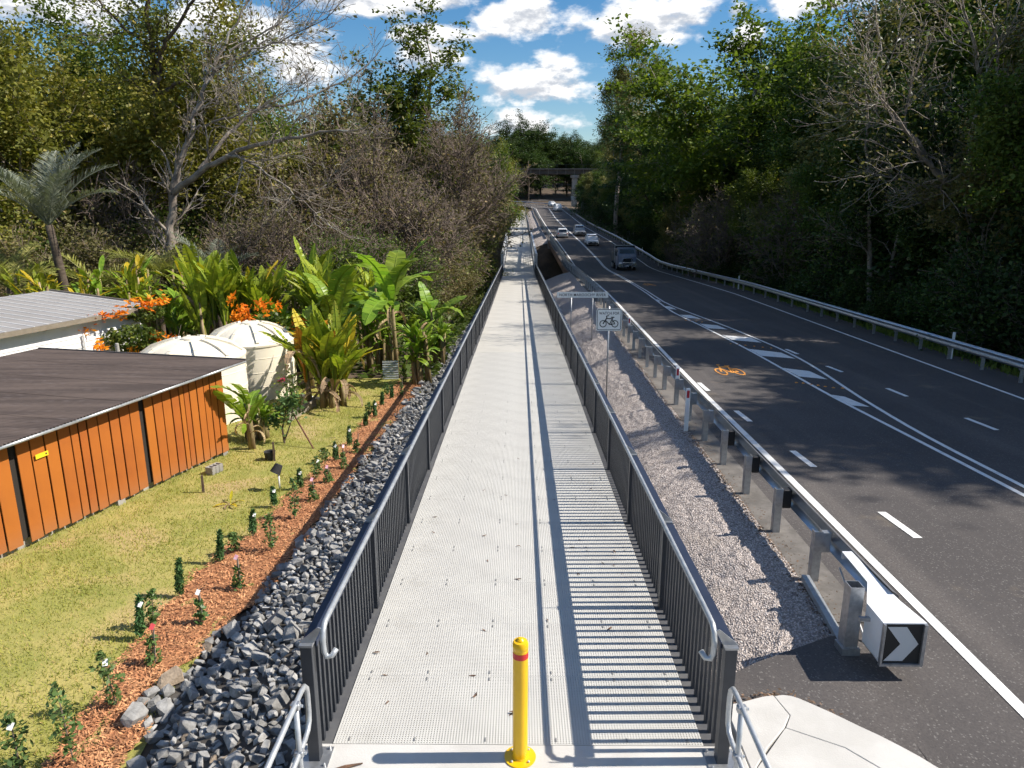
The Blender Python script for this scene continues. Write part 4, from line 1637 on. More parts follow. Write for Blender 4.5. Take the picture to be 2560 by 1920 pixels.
t1 = tank(-9.8, 21.3, 1.50, 1.96, .42, 'cream plastic water tank right behind the shed roof, front of the two')
t2 = tank(-9.3, 24.75, 1.45, 1.92, .50, 'cream plastic water tank with white downpipe, rear of the two')
dp = MB().tube([(1.42 * cos(-.3), 1.42 * sin(-.3) - .1, 1.95), (1.53, -.55, 1.9), (1.55, -.6, 1.7), (1.55, -.6, .05)], .05, 10)
dp.build('downpipe', M_white, t2, smooth=True)
o = MB().tube([(-7.5, 24.1, float(T(-7.5, 24.1)) + .06), (-6.7, 23.6, float(T(-6.7, 23.6)) + .05)], .05, 10).build('drain_pipe', M_white, smooth=True)
tag(o, 'white plastic pipe lying on the grass between the rear tank and the big clump', 'pipe')
# timber sleeper edging
o = MB().beam((-6.86, 20.7, float(T(-6.86, 20.7)) + .13), (-6.62, 22.75, float(T(-6.7, 22.7)) + .13), .09, .26).build('sleeper_edging', mat('grey_sleeper', (.30, .265, .20), (.22, .19, .15), rough=.9, scale=3, stretch=(6, 1, 6)), bevel=.01)
tag(o, 'grey timber sleeper edging on the lawn in front of the tanks', 'edging')

# ================================================================ garden bits
M_stake = mat('stake_wood', (0.085, 0.055, 0.04), (0.13, 0.09, 0.06), rough=.9, scale=8)
for (x, y, h, lb) in ((-6.87, 14.75, .40, 'dark wooden stake alone on the lawn beside the shed'), (-6.06, 17.0, .48, 'brown wooden stake by the small banana plant')):
    o = MB().box((0, 0, h / 2), (.05, .05, h), .3, .9, .9).build('wooden_stake', M_stake, loc=(x, y, float(T(x, y))))
    tag(o, lb, 'stake')
lp = empty('garden_lamp', (-5.26, 14.93, float(T(-5.26, 14.93))))
tag(lp, 'black bucket shaped garden lamp tilted on a white stake in the lawn', 'garden lamp')
MB().tube([(0, 0, 0), (.0, 0, .42)], .02, 8).build('stake', M_white, lp, smooth=True)
lh = MB().lathe([(.085, -.1), (.115, .08), (.12, .10), (.10, .10)], 18)
lh.build('lamp_head', M_rubber, lp, loc=(-.02, 0, .50), rot=(R(160), R(25), 0))
o = MB().lathe([(.11, 0), (.14, .2), (.145, .22), (.12, .2), (.11, .06)], 16).build('plant_pot', M_rubber, loc=(-6.2, 17.1, float(T(-6.2, 17.1))))
tag(o, 'small black plastic pot on the grass beside the brown stake', 'pot')
# corrugated offcut leaning under the bananas
V, F = [], []
for i in range(61):
    zz_ = i / 60 * .75
    h = .012 * cos(2 * pi * zz_ / .09)
    V += [(-.3, h + .15 * zz_, zz_), (.3, h + .15 * zz_, zz_)]
    if i:
        q = 2 * i
        F.append((q - 2, q - 1, q + 1, q))
o = link('corrugated_sheet', np_mesh('corrugated_sheet', V, F, M_galv_b, True), None, (-4.9, 27.0, float(T(-4.9, 27))), (0, 0, .1))
tag(o, 'small piece of corrugated iron propped under the banana plants', 'metal sheet')
# scrap of white paper on the batter
o = MB().box((0, 0, .004), (.08, .06, .003)).build('paper_scrap', M_white, loc=(2.95, 7.05, float(T(2.95, 7.05)) + .14), rot=(.2, .3, .4))
tag(o, 'small white scrap of paper on the stony slope near the chevron board', 'paper')
# strip of bark on the pad
o = MB().tube([(-1.62, 5.27, .012), (-1.5, 5.31, .02), (-1.36, 5.36, .014)], [.012, .016, .006], 6).build('bark_strip', M_dleaf)
tag(o, 'brown strip of bark on the concrete by the left railing foot', 'bark')

# ================================================================ big-leaved garden plants
def blade_mesh(name, L, w, bend, stalk, torn, mat_, seed, lean=0.0, nseg=11, fold=.35):
    """large leaf: stalk from origin along +z, arching towards +x"""
    r = np.random.default_rng(seed)
    m = MB()
    th = lean
    p = np.array([0., 0., 0.])
    pts, dirs = [p.copy()], [th]
    N = nseg + 4
    for i in range(N):
        t = (i + 1) / N
        th = lean + bend * t ** 1.6
        p = p + np.array([math.sin(th), 0, math.cos(th)]) * L / N
        pts.append(p.copy())
        dirs.append(th)
    ns = max(2, int(N * stalk))
    m.tube([tuple(q) for q in pts[:ns + 1]] + [tuple(pts[-1])] if False else [tuple(q) for q in pts], [max(.004, .022 * (1 - .85 * i / N)) for i in range(N + 1)], 4, caps=False)
    for side in (-1, 1):
        prev = None
        for i in range(ns, N + 1):
            t = (i - ns) / (N - ns)
            ww = w * (math.sin(pi * min(.999, t * .93 + .06)) ** .55)
            if i == N:
                ww = .01
            th = dirs[i]
            nrm = np.array([-math.cos(th), 0, math.sin(th)])
            droop = fold * (1 - 1.2 * t) + r.normal() * .10
            e = pts[i] + np.array([0, side * ww * .5 * math.cos(droop), 0]) + nrm * (ww * .5 * math.sin(droop)) * 1.0
            if prev is not None:
                a, b_, sh = prev
                if torn and r.random() < torn:
                    k = .12 + .2 * r.random()
                    e2 = e + (b_ - e) * k
                    m.add([a, pts[i], e2, b_ + (e - b_) * .06], [(0, 1, 2, 3)])
                else:
                    m.add([a, pts[i], e, b_], [(0, 1, 2, 3)])
            prev = (pts[i], e, 0)
    return m.mesh(name, mat_, smooth=False)


L_str = leaf_mat('strelitzia_leaf', (0.14, 0.22, 0.022), (0.40, 0.42, 0.045), trans=.32, rough=.35, vs=.5, clump=.7)
L_ban = leaf_mat('banana_leaf', (0.13, 0.24, 0.026), (0.29, 0.39, 0.05), trans=.38, rough=.35, vs=.4, clump=.7)
L_gin = leaf_mat('ginger_leaf', (0.10, 0.20, 0.02), (0.28, 0.37, 0.04), trans=.3, rough=.3, vs=.4, clump=.8)
L_org = leaf_mat('orange_leaf', (0.50, 0.20, 0.03), (0.62, 0.36, 0.03), trans=.3, rough=.5, vs=.3)
L_yel = leaf_mat('yellow_leaf', (0.50, 0.42, 0.03), (0.60, 0.45, 0.03), trans=.35, rough=.5, vs=.3)
L_brn = leaf_mat('withered_leaf', (0.30, 0.20, 0.11), (0.46, 0.35, 0.22), trans=.15, rough=.9, vs=.4)
BL = {}
for nm, mt in (('str', L_str), ('ban', L_ban), ('gin', L_gin), ('org', L_org), ('yel', L_yel), ('brn', L_brn)):
    BL[nm] = []
    for k in range(6):
        if nm == 'gin':
            BL[nm].append(blade_mesh('leaf', 1.0, .17 + .03 * (k % 3), .5 + .25 * k, .12, 0, mt, 40 + k, nseg=7))
        elif nm == 'ban':
            BL[nm].append(blade_mesh('leaf', 1.0, .27 + .03 * (k % 2), .35 + .35 * k, .14, .45, mt, 60 + k, nseg=14, fold=.3))
        elif nm == 'brn':
            BL[nm].append(blade_mesh('leaf', 1.0, .13, 1.6 + .3 * k, .2, .6, mt, 80 + k, nseg=8, fold=1.0))
        else:
            BL[nm].append(blade_mesh('leaf', 1.0, .145 + .02 * (k % 3), .10 + .17 * k, .32, .5, mt, 20 + k))
M_pstem = mat('banana_stem', (0.25, 0.21, 0.09), (0.16, 0.10, 0.05), rough=.8, scale=5, stretch=(3, 3, .6), c3=(.35, .26, .16), s3=4)


def leaf_at(root, kind, p, azim, tilt, L, r, vi=None):
    me = BL[kind][int(r.integers(6)) if vi is None else vi]
    o = link('leaf', me, root, p)
    # local +x arch direction turned to azimuth, leaned by tilt
    o.rotation_euler = (Matrix.Rotation(azim, 3, 'Z') @ Matrix.Rotation(tilt, 3, 'Y') @ Matrix.Rotation((r.random() - .5) * .9, 3, 'Z')).to_euler()
    o.scale = (L, L * (.85 + .3 * r.random()), L)
    return o


def big_plant(name, x, y, label, cat, kind, n, L, rad, seed, stems=3, skirt=6, dz=0, tiltmax=.75, mix=(), group=None, stem_h=.7):
    r = np.random.default_rng(seed)
    z = float(T(x, y)) + dz
    root = empty(name, (x, y, z))
    tag(root, label, cat, group)
    st = []
    for k in range(stems):
        a = r.random() * 6.3
        q = (rad * .55 * r.random() * cos(a), rad * .55 * r.random() * sin(a))
        h = stem_h * (.7 + .5 * r.random())
        lx, ly = (r.random() - .5) * .25, (r.random() - .5) * .25
        MB().tube([(q[0], q[1], -.05), (q[0] + lx * .5, q[1] + ly * .5, h * .5), (q[0] + lx, q[1] + ly, h)], [.10, .085, .05], 7).build('stem', M_pstem, root, smooth=True)
        st.append((q[0] + lx, q[1] + ly, h))
    for k in range(n):
        b = st[k % stems]
        az_ = r.random() * 2 * pi
        tl = tiltmax * (r.random() ** 1.1)
        kk = kind
        for (nm, pr) in mix:
            if r.random() < pr:
                kk = nm
        leaf_at(root, kk, (b[0] + .06 * cos(az_), b[1] + .06 * sin(az_), b[2] * (.55 + .45 * r.random())), az_, tl, L * (.65 + .5 * r.random()), r)
    for k in range(skirt):
        b = st[k % stems]
        az_ = r.random() * 2 * pi
        leaf_at(root, 'brn', (b[0], b[1], b[2] * (.3 + .6 * r.random())), az_, .9 + .9 * r.random(), L * (.35 + .25 * r.random()), r)
    return root


big_plant('bird_of_paradise', -6.15, 22.8, 'tall yellow green paddle leaved clump with brown skirt, beside the rear tank', 'plant', 'str', 92, 2.15, 1.25, 1, stems=9, skirt=26, tiltmax=.62, mix=(('yel', .10), ('org', .05), ('brn', .08)), stem_h=1.1)
big_plant('banana_plant', -4.75, 27.4, 'tall banana plant with huge arching leaves nearest the boardwalk railing', 'banana plant', 'ban', 9, 3.0, .3, 3, stems=1, skirt=8, tiltmax=1.15, mix=(('yel', .05),), stem_h=3.3)
big_plant('banana_plant', -6.7, 26.4, 'banana plant with one orange dying leaf, behind the paddle leaved clump', 'banana plant', 'ban', 8, 2.7, .3, 12, stems=2, skirt=7, tiltmax=1.0, mix=(('org', .16),), stem_h=2.6)
big_plant('banana_plant', -4.0, 33.5, 'small pale banana plant at the back, close to the forest edge', 'banana plant', 'ban', 8, 2.0, .3, 5, stems=1, skirt=3, tiltmax=1.3, stem_h=2.6)
big_plant('ginger_clump', -3.75, 26.3, 'glossy dark green ginger clump right beside the rocks and railing', 'plant', 'gin', 70, .95, .8, 6, stems=9, skirt=5, tiltmax=1.2, mix=(('yel', .03),), stem_h=1.7)
big_plant('ginger_clump', -5.6, 28.9, 'dense green ginger clump under the tall banana plant', 'plant', 'gin', 70, 1.0, 1.0, 7, stems=9, skirt=8, tiltmax=1.2, stem_h=1.9)
big_plant('ginger_clump', -7.9, 28.0, 'dense green ginger clump behind the rear tank', 'plant', 'gin', 80, 1.1, 1.2, 8, stems=10, skirt=4, tiltmax=1.2, stem_h=2.0)
big_plant('ginger_clump', -3.3, 30.5, 'leafy ginger clump between the rocks and the small back banana', 'plant', 'gin', 60, .9, .9, 19, stems=8, skirt=4, tiltmax=1.2, stem_h=1.3)
big_plant('bird_of_paradise', -12.6, 29.5, 'tall yellow green paddle leaved clump above the white house roof', 'plant', 'str', 84, 2.4, 1.8, 9, stems=10, skirt=7, tiltmax=.55, mix=(('yel', .05), ('brn', .05)), stem_h=2.6)
big_plant('bird_of_paradise', -10.9, 30.2, 'paddle leaved clump right of the one above the white house', 'plant', 'str', 76, 2.3, 1.7, 10, stems=9, skirt=6, tiltmax=.6, mix=(('yel', .05),), stem_h=2.2)
big_plant('bird_of_paradise', -14.6, 31.0, 'darker paddle leaved clump left of the one above the white house', 'plant', 'gin', 60, 1.5, 1.4, 11, stems=7, skirt=2, tiltmax=.9, stem_h=2.0)
big_plant('bird_of_paradise', -9.3, 33.2, 'upright paddle leaved clump at the back against the bare forest edge', 'plant', 'str', 66, 2.3, 1.7, 13, stems=9, skirt=3, tiltmax=.5, stem_h=2.7)
big_plant('bird_of_paradise', -7.3, 33.8, 'upright paddle leaved clump at the back, right of its twin', 'plant', 'str', 56, 2.1, 1.5, 14, stems=8, skirt=3, tiltmax=.6, stem_h=2.4)
big_plant('ginger_clump', -9.6, 29.2, 'dense green ginger clump between the two tall paddle leaved clumps', 'plant', 'gin', 80, 1.2, 1.3, 15, stems=10, skirt=4, tiltmax=1.2, stem_h=1.8)
big_plant('banana_plant', -6.95, 18.0, 'young banana plant with four leaves at the corner of the shed', 'banana plant', 'ban', 5, 1.25, .1, 16, stems=1, skirt=5, tiltmax=.8, stem_h=1.55)
big_plant('ginger_clump', -7.25, 18.9, 'low bright ginger clump between the shed and the front tank', 'plant', 'gin', 50, .75, .6, 17, stems=8, skirt=2, tiltmax=1.3, stem_h=.8)
big_plant('bird_of_paradise', -8.2, 30.6, 'bright paddle leaved clump behind the rear tank and left of the orange leaved banana', 'plant', 'str', 80, 2.3, 1.5, 41, stems=9, skirt=5, tiltmax=.75, mix=(('yel', .05),), stem_h=2.2)
big_plant('banana_plant', -5.9, 30.4, 'tall banana plant between the two nearer bananas and the forest', 'banana plant', 'ban', 10, 2.8, .3, 42, stems=2, skirt=5, tiltmax=1.1, stem_h=3.1)
big_plant('ginger_clump', -7.6, 25.6, 'green ginger clump squeezed between the rear tank and the paddle leaved clump', 'plant', 'gin', 60, 1.0, .8, 43, stems=8, skirt=4, tiltmax=1.2, stem_h=1.7)
r_ = np.random.default_rng(70)
for k, (x, y, lb) in enumerate([(-16.6, 31.5, 'yellow green cordyline clump behind the white house, right of the palm trunk'), (-18.3, 30.6, 'yellow green cordyline clump left of the palm trunk'), (-20.2, 30.2, 'yellow green cordyline clump at the left edge of the picture'), (-17.4, 33.6, 'leafy cordyline clump further back behind the palm trunk'), (-21.6, 33.2, 'leafy cordyline clump at the back left edge'), (-15.2, 33.4, 'leafy cordyline clump behind the darker paddle leaved plant')]):
    big_plant('cordyline_clump', x, y, lb, 'plant', 'gin' if k % 2 else 'str', 90, 1.2, 1.6, 200 + k, stems=12, skirt=2, tiltmax=1.2, stem_h=3.3, mix=(('yel', .22),))


# ---- palms
def frond_mesh(L, bend, mat_, seed, nl=24, w=.55):
    r = np.random.default_rng(seed)
    m = MB()
    p = np.zeros(3)
    N = nl
    pts = [p.copy()]
    ths = [0]
    for i in range(N):
        t = (i + 1) / N
        th = bend * t ** 1.5
        p = p + np.array([math.sin(th), 0, math.cos(th)]) * L / N
        pts.append(p.copy())
        ths.append(th)
    m.tube([tuple(q) for q in pts[::3]], [.035 * (1 - .8 * i / (len(pts[::3]) - 1)) for i in range(len(pts[::3]))], 4, caps=False)
    for i in range(3, N + 1):
        t = i / N
        ll = w * (math.sin(pi * (t * .85 + .12)) ** .7)
        th = ths[i]
        d = np.array([math.sin(th), 0, math.cos(th)])
        nr = np.array([-math.cos(th), 0, math.sin(th)])
        for s in (-1, 1):
            for q in (0, .5):
                b = pts[i] - d * L / N * q
                e = b + d * ll * .62 + np.array([0, s * ll * .75, 0]) + nr * ll * (.35 + .15 * r.normal()) + np.array([0, 0, -ll * .15])
                mid = (b + e) / 2 + nr * .03
                wv = d * .03
                m.add([b, mid - wv, e, mid + wv], [(0, 1, 2, 3)])
    return m.mesh('frond', mat_)


L_palm = leaf_mat('palm_frond', (0.17, 0.20, 0.05), (0.36, 0.35, 0.10), trans=.25, rough=.45, vs=.3)
L_palmg = leaf_mat('grey_palm_frond', (0.13, 0.15, 0.115), (0.27, 0.29, 0.22), trans=.2, rough=.4, vs=.2)
FR_g = [frond_mesh(3.6, b_, L_palmg, 300 + k, 30, .75) for k, b_ in enumerate((.35, .6, .9))]
FR_y = [frond_mesh(2.6, b_, L_palm, 310 + k, 22, .6) for k, b_ in enumerate((.6, 1.1, 1.6))]
M_ptrunk = mat('palm_trunk', (0.060, 0.042, 0.030), (0.11, 0.085, 0.06), rough=.95, scale=3, stretch=(1, 1, 4), bump=.5)


def palm(x, y, h, lean, fr, n, tilt, label, seed, rt=.2, sc=1.0):
    r = np.random.default_rng(seed)
    z = float(T(x, y))
    root = empty('palm_tree', (x, y, z))
    tag(root, label, 'palm tree')
    MB().tube([(lean * (i / 6) ** 1.5, 0, h * i / 6 - .1) for i in range(7)], [rt * (1.25 - .5 * i / 6) for i in range(7)], 9).build('trunk', M_ptrunk, root, smooth=True)
    for k in range(n):
        az_ = 2 * pi * k / n + r.random() * .4
        o = link('frond', fr[int(r.integers(len(fr)))], root, (lean, 0, h - .12))
        o.rotation_euler = (Matrix.Rotation(az_, 3, 'Z') @ Matrix.Rotation(tilt * (.25 + .9 * r.random()), 3, 'Y')).to_euler()
        s = sc * (.8 + .35 * r.random())
        o.scale = (s, s, s)


palm(-20.5, 33, 6.1, -.45, FR_g, 17, .75, 'tall palm with dark trunk and grey green upright fronds', 1, .21, 1.05)
palm(-22.6, 32.0, 3.4, .1, FR_y, 13, 1.0, 'short yellow green palm at the left edge below the tall palm', 2, .16, 1.1)
palm(-18.2, 36.5, 3.6, .1, FR_y, 12, 1.2, 'yellow green palm behind the tall palm trunk, on its right', 3, .15)
palm(-21.3, 36.5, 3.0, .1, FR_y, 12, 1.2, 'low palm just behind the tall palm, on its left', 4, .15)
palm(-15.6, 37.5, 3.4, -.1, FR_g, 11, 1.3, 'drooping grey palm in the shade behind the paddle leaved clumps', 5, .15, .8)
palm(18.8, 29.0, 1.3, .1, FR_y, 10, 1.0, 'small palm in the shade behind the right guardrail', 6, .08, .5)


# ---- leaf clouds
def leaf_quads(C, size, elong=1.7, up=.25, rs=None, droop=0.0):
    """rhombic leaves at centres C (N,3)"""
    rs = rs or rng
    N = len(C)
    a = rs.normal(size=(N, 3))
    a[:, 2] = a[:, 2] * .6 - droop
    a /= np.linalg.norm(a, axis=1)[:, None]
    n = rs.normal(size=(N, 3))
    n[:, 2] += up * 4
    b = np.cross(n, a)
    b /= np.linalg.norm(b, axis=1)[:, None] + 1e-9
    s = size * (.6 + .8 * rs.random(N))
    A = a * (s * .5 * elong ** .5)[:, None]
    B = b * (s * .5 / elong ** .5)[:, None]
    return scatter_quads(C, A, B)


# orange trumpet vine over the house corner
L_vine = leaf_mat('vine_leaf', (0.045, 0.085, 0.018), (0.14, 0.19, 0.035), (0.24, 0.27, 0.05), trans=.3, rough=.4, clump=1.2)
M_flow = leaf_mat('orange_flower', (0.75, 0.19, 0.012), (0.85, 0.30, 0.015), trans=.3, rough=.6, vs=.2)
vr = np.random.default_rng(33)
vx, vy = -12.6, 25.6
vz = float(leftz(vy))
vine = empty('trumpet_vine', (vx, vy, vz))
tag(vine, 'tangled vine with bright orange flower clusters spilling over the house corner', 'vine')
Cc = []
for (cx, cy, cz, rx, ry, rz_, n) in [(0, 0, .9, 1.5, 1.0, .9, 2600), (-.9, -.6, 1.9, 1.0, .7, .5, 1100), (1.3, -.3, .8, 1.2, .8, .7, 1600), (2.3, .6, 1.1, 1.0, .8, .9, 1200), (-.6, -.9, .35, 1.2, .5, .4, 900), (3.2, 1.3, 1.8, .8, .8, .8, 700), (-1.2, .8, 2.6, .7, .8, .3, 500)]:
    d = vr.normal(size=(n, 3))
    d /= np.linalg.norm(d, axis=1)[:, None]
    d *= (.55 + .5 * vr.random(n))[:, None]
    Cc.append(d * [rx, ry, rz_] + [cx, cy, cz])
Cc = np.concatenate(Cc)
V, F = leaf_quads(Cc, .13, 1.5, .2, vr)
link('foliage', np_mesh('foliage', V, F, L_vine), vine)
sticks = MB()
for k in range(26):
    a = vr.random(3) * [4, 1.6, .8] + [-1.4, -.8, .4]
    sticks.tube([tuple(a), tuple(a + vr.normal(size=3) * [.5, .3, .4] + [0, 0, .4]), tuple(a + vr.normal(size=3) * [.9, .4, .5] + [0, 0, .8])], [.018, .014, .006], 4, caps=False)
sticks.build('dry_stems', M_twig, vine)
fm = []
for k in range(4):
    n = 46
    C = vr.normal(size=(n, 3)) * [.12, .10, .10]
    V, F = leaf_quads(C, .105, 2.6, 0, vr, .4)
    fm.append(np_mesh('flower_cluster', V, F, M_flow))
for k in range(44):
    if k < 34:
        c = Cc[vr.integers(len(Cc))]
        c = c + np.array([.12, -.18, .08])
    else:
        c = np.array([2.2 + 2.6 * vr.random(), -.2 + 1.2 * vr.random(), 1.4 + 1.9 * vr.random()])
    s = .7 + .8 * vr.random()
    tag(link('flower_cluster', fm[k % 4], vine, tuple(c), (vr.random() * 6, vr.random() * 6, 0), (s, s, s)), kind='stuff')
for k, c in enumerate([(-1.75, -1.0, 2.75), (-1.3, -.5, 2.8), (-.75, .4, 3.0), (-.5, .9, 3.05), (-2.2, -1.3, 2.3), (-1.6, -1.5, 1.8)]):
    tag(link('flower_cluster', fm[k % 4], vine, c, (0, 0, k), (1.3, 1.3, 1.1)), kind='stuff')

# ---- saplings in the mulch strip
SAP = [('B', -5.23, 6.38, .75, 'w'), ('B', -4.75, 6.51, .95, ''), ('B', -4.8, 7.46, .88, 'w'), ('C', -5.29, 8.94, .58, 'w'), ('B', -5.26, 9.28, .55, ''), ('S', -4.79, 8.32, .6, 'r'), ('C', -5.28, 10.14, .59, ''), ('S', -4.59, 9.33, .55, 'w'),
       ('C', -5.13, 11.33, .61, ''), ('S', -4.42, 10.36, .57, 'p'), ('B', -5.0, 11.72, .41, ''), ('C', -4.96, 12.42, .49, 'w'), ('B', -4.39, 11.79, .69, ''), ('C', -5.04, 13.92, .42, 'w'), ('B', -4.42, 13.24, .85, ''), ('C', -4.82, 15.0, .44, 'w'),
       ('B', -4.64, 15.57, .61, 'w'), ('S', -4.32, 14.26, .48, 'p'), ('S', -4.28, 15.34, .44, 'p'), ('B', -4.73, 16.79, .37, ''), ('C', -4.51, 16.96, .51, 'w'), ('S', -4.18, 16.35, .57, 'p'), ('C', -4.48, 18.26, .52, 'w'), ('S', -4.15, 17.62, .56, ''),
       ('C', -4.46, 20.18, .39, ''), ('B', -4.59, 21.31, .47, ''), ('C', -4.39, 21.31, .52, 'w'), ('C', -4.46, 22.79, .49, ''), ('C', -4.3, 23.73, .51, ''), ('B', -4.53, 24.22, .46, ''), ('S', -4.08, 24.23, .64, ''), ('B', -4.23, 26.13, .56, '')]
ORD = ['nearest', 'second', 'third', 'fourth', 'fifth', 'sixth', 'seventh', 'eighth', 'ninth', 'tenth', 'eleventh', 'twelfth', 'thirteenth', 'fourteenth']
L_con = leaf_mat('conifer_green', (0.045, 0.105, 0.035), (0.11, 0.20, 0.065), trans=.1, rough=.6, vs=.3, clump=5)
L_bus = leaf_mat('sapling_leaf', (0.05, 0.10, 0.03), (0.15, 0.23, 0.07), trans=.2, rough=.4, vs=.3, clump=5)
M_tagw = mat('tag_white', (.8, .8, .78), rough=.5)
M_tagp = mat('tag_pink', (.72, .22, .34), (.8, .6, .65), rough=.5, scale=20)
M_tagr = mat('tag_red', (.55, .06, .07), rough=.5)
cnt = {'B': 0, 'C': 0, 'S': 0}
sr = np.random.default_rng(90)
KN = {'B': ('bushy_sapling', 'bushy leafy sapling', 'sapling'), 'C': ('conifer_sapling', 'slim upright conifer seedling', 'seedling'), 'S': ('staked_seedling', 'thin staked seedling', 'seedling')}
for (k, x, y, h, tg) in sorted(SAP, key=lambda s: s[2]):
    h *= .88 + .2 * sr.random()
    z = float(T(x, y)) + .02
    nm, lb, ct = KN[k]
    od = ORD[cnt[k]]
    cnt[k] += 1
    tagtxt = {'w': 'with white tag', 'p': 'with pink tag', 'r': 'with red tag', '': 'without a tag'}[tg]
    root = empty(nm, (x, y, z))
    root.rotation_euler = ((sr.random() - .5) * .22, (sr.random() - .5) * .22, (sr.random() - .5) * 1.0)
    tag(root, '%s %s, %s of its kind along the mulch strip' % (lb, tagtxt, od if od == 'nearest' else od + ' nearest'), ct, lb + 's in the mulch strip')
    MB().tube([(0, 0, -.02), (.01, 0, h * .6), (0, .01, h)], [.009, .007, .003], 5).build('stem', M_twig, root)
    if k == 'C':
        n = 420
        t = sr.random(n) ** .8
        rad = (.075 * (1 - t) ** .6 + .012) * np.sqrt(sr.random(n))
        an = sr.random(n) * 6.3
        rad = rad * .8
        C = np.stack([np.cos(an) * rad, np.sin(an) * rad, .05 + t * (h - .05)], 1)
        V, F = leaf_quads(C, .055, 4.5, 0, sr, -1.2)
        mt = L_con
    elif k == 'B':
        n = 190
        t = sr.random(n)
        rad = (.03 + .10 * np.sin(pi * np.clip(t * .9 + .08, 0, 1))) * np.sqrt(sr.random(n)) * (1 + .35 * np.sin(t * 17 + x * 9))
        an = sr.random(n) * 6.3
        C = np.stack([np.cos(an) * rad, np.sin(an) * rad, .08 + t * (h - .06)], 1)
        V, F = leaf_quads(C, .052, 1.9, .1, sr)
        mt = L_bus
    else:
        n = 90
        t = sr.random(n) ** 1.4
        rad = .12 * np.sqrt(sr.random(n)) * (1 - .6 * t)
        an = sr.random(n) * 6.3
        C = np.stack([np.cos(an) * rad, np.sin(an) * rad, .05 + t * h * .6], 1)
        V, F = leaf_quads(C, .062, 1.9, .1, sr)
        mt = L_bus
        MB().box((.03, 0, h / 2), (.014, .014, h)).build('stake', M_barkp, root)
    link('foliage', np_mesh('foliage', V, F, mt), root)
    if tg:
        MB().box((0, 0, 0), (.055, .004, .075)).build('label_tag', {'w': M_tagw, 'p': M_tagp, 'r': M_tagr}[tg], root, loc=(.03, -.03, h * (.96 if k == 'S' else .85)), rot=(-.5, .4, .3))

# young fruit tree propped by a stick
ft = empty('fruit_tree', (-6.3, 18.55, float(T(-6.3, 18.55))))
tag(ft, 'small dark leaved fruit tree propped by a leaning stick on the lawn', 'tree')
MB().tube([(0, 0, 0), (-.03, 0, .4), (.08, 0, .8), (.15, 0, 1.2)], [.03, .025, .02, .01], 6).build('trunk', M_bark, ft)
MB().tube([(0, 0, .05), (.18, .02, .5), (.3, 0, 1.0)], [.022, .018, .01], 6).build('branch', M_bark, ft)
C = np.concatenate([sr.normal(size=(260, 3)) * [.15, .13, .2] + [.05, 0, .95], sr.normal(size=(220, 3)) * [.13, .12, .18] + [.33, 0, 1.1], sr.normal(size=(120, 3)) * [.1, .1, .1] + [-.25, 0, .6]])
V, F = leaf_quads(C, .085, 1.7, .2, sr)
link('crown', np_mesh('crown', V, F, L_bus), ft)
MB().tube([(.95, -.55, 0), (.3, 0, .82)], .022, 6).build('prop_stick', mat('red_stick', (.16, .07, .045), rough=.9), ft)
rs_ = empty('rose_bush', (-7.0, 21.5, float(T(-7, 21.5))))
tag(rs_, 'thin rose bush with small pink flowers in front of the rear tank', 'rose')
for k in range(5):
    MB().tube([(0, 0, 0), (sr.normal() * .1, sr.normal() * .1, .5), (sr.normal() * .2, sr.normal() * .2, 1.1 + .3 * sr.random())], [.012, .01, .004], 4).build('cane', M_twig, rs_)
C = sr.normal(size=(240, 3)) * [.18, .18, .3] + [0, 0, .95]
V, F = leaf_quads(C, .07, 1.6, .2, sr)
link('foliage', np_mesh('foliage', V, F, L_vine), rs_)
C = sr.normal(size=(40, 3)) * [.03, .03, .03] + [-.28, 0, 1.1]
C[20:] += [.12, -.05, .08]
V, F = leaf_quads(C, .07, 1.3, .2, sr)
link('flowers', np_mesh('flowers', V, F, mat('pink_petal', (.65, .06, .14), rough=.6)), rs_)
dp_ = empty('dead_plant', (-6.0, 14.03, float(T(-6, 14.03))))
tag(dp_, 'pale withered plant lying on the lawn between stake and garden lamp', 'plant')
for k in range(7):
    leaf_at(dp_, 'brn' if k % 2 else 'yel', (0, 0, 0), k * .9, .9 + .3 * sr.random(), .38, sr)

# ================================================================ trees
def nrmz(v):
    return v / (np.linalg.norm(v) + 1e-9)


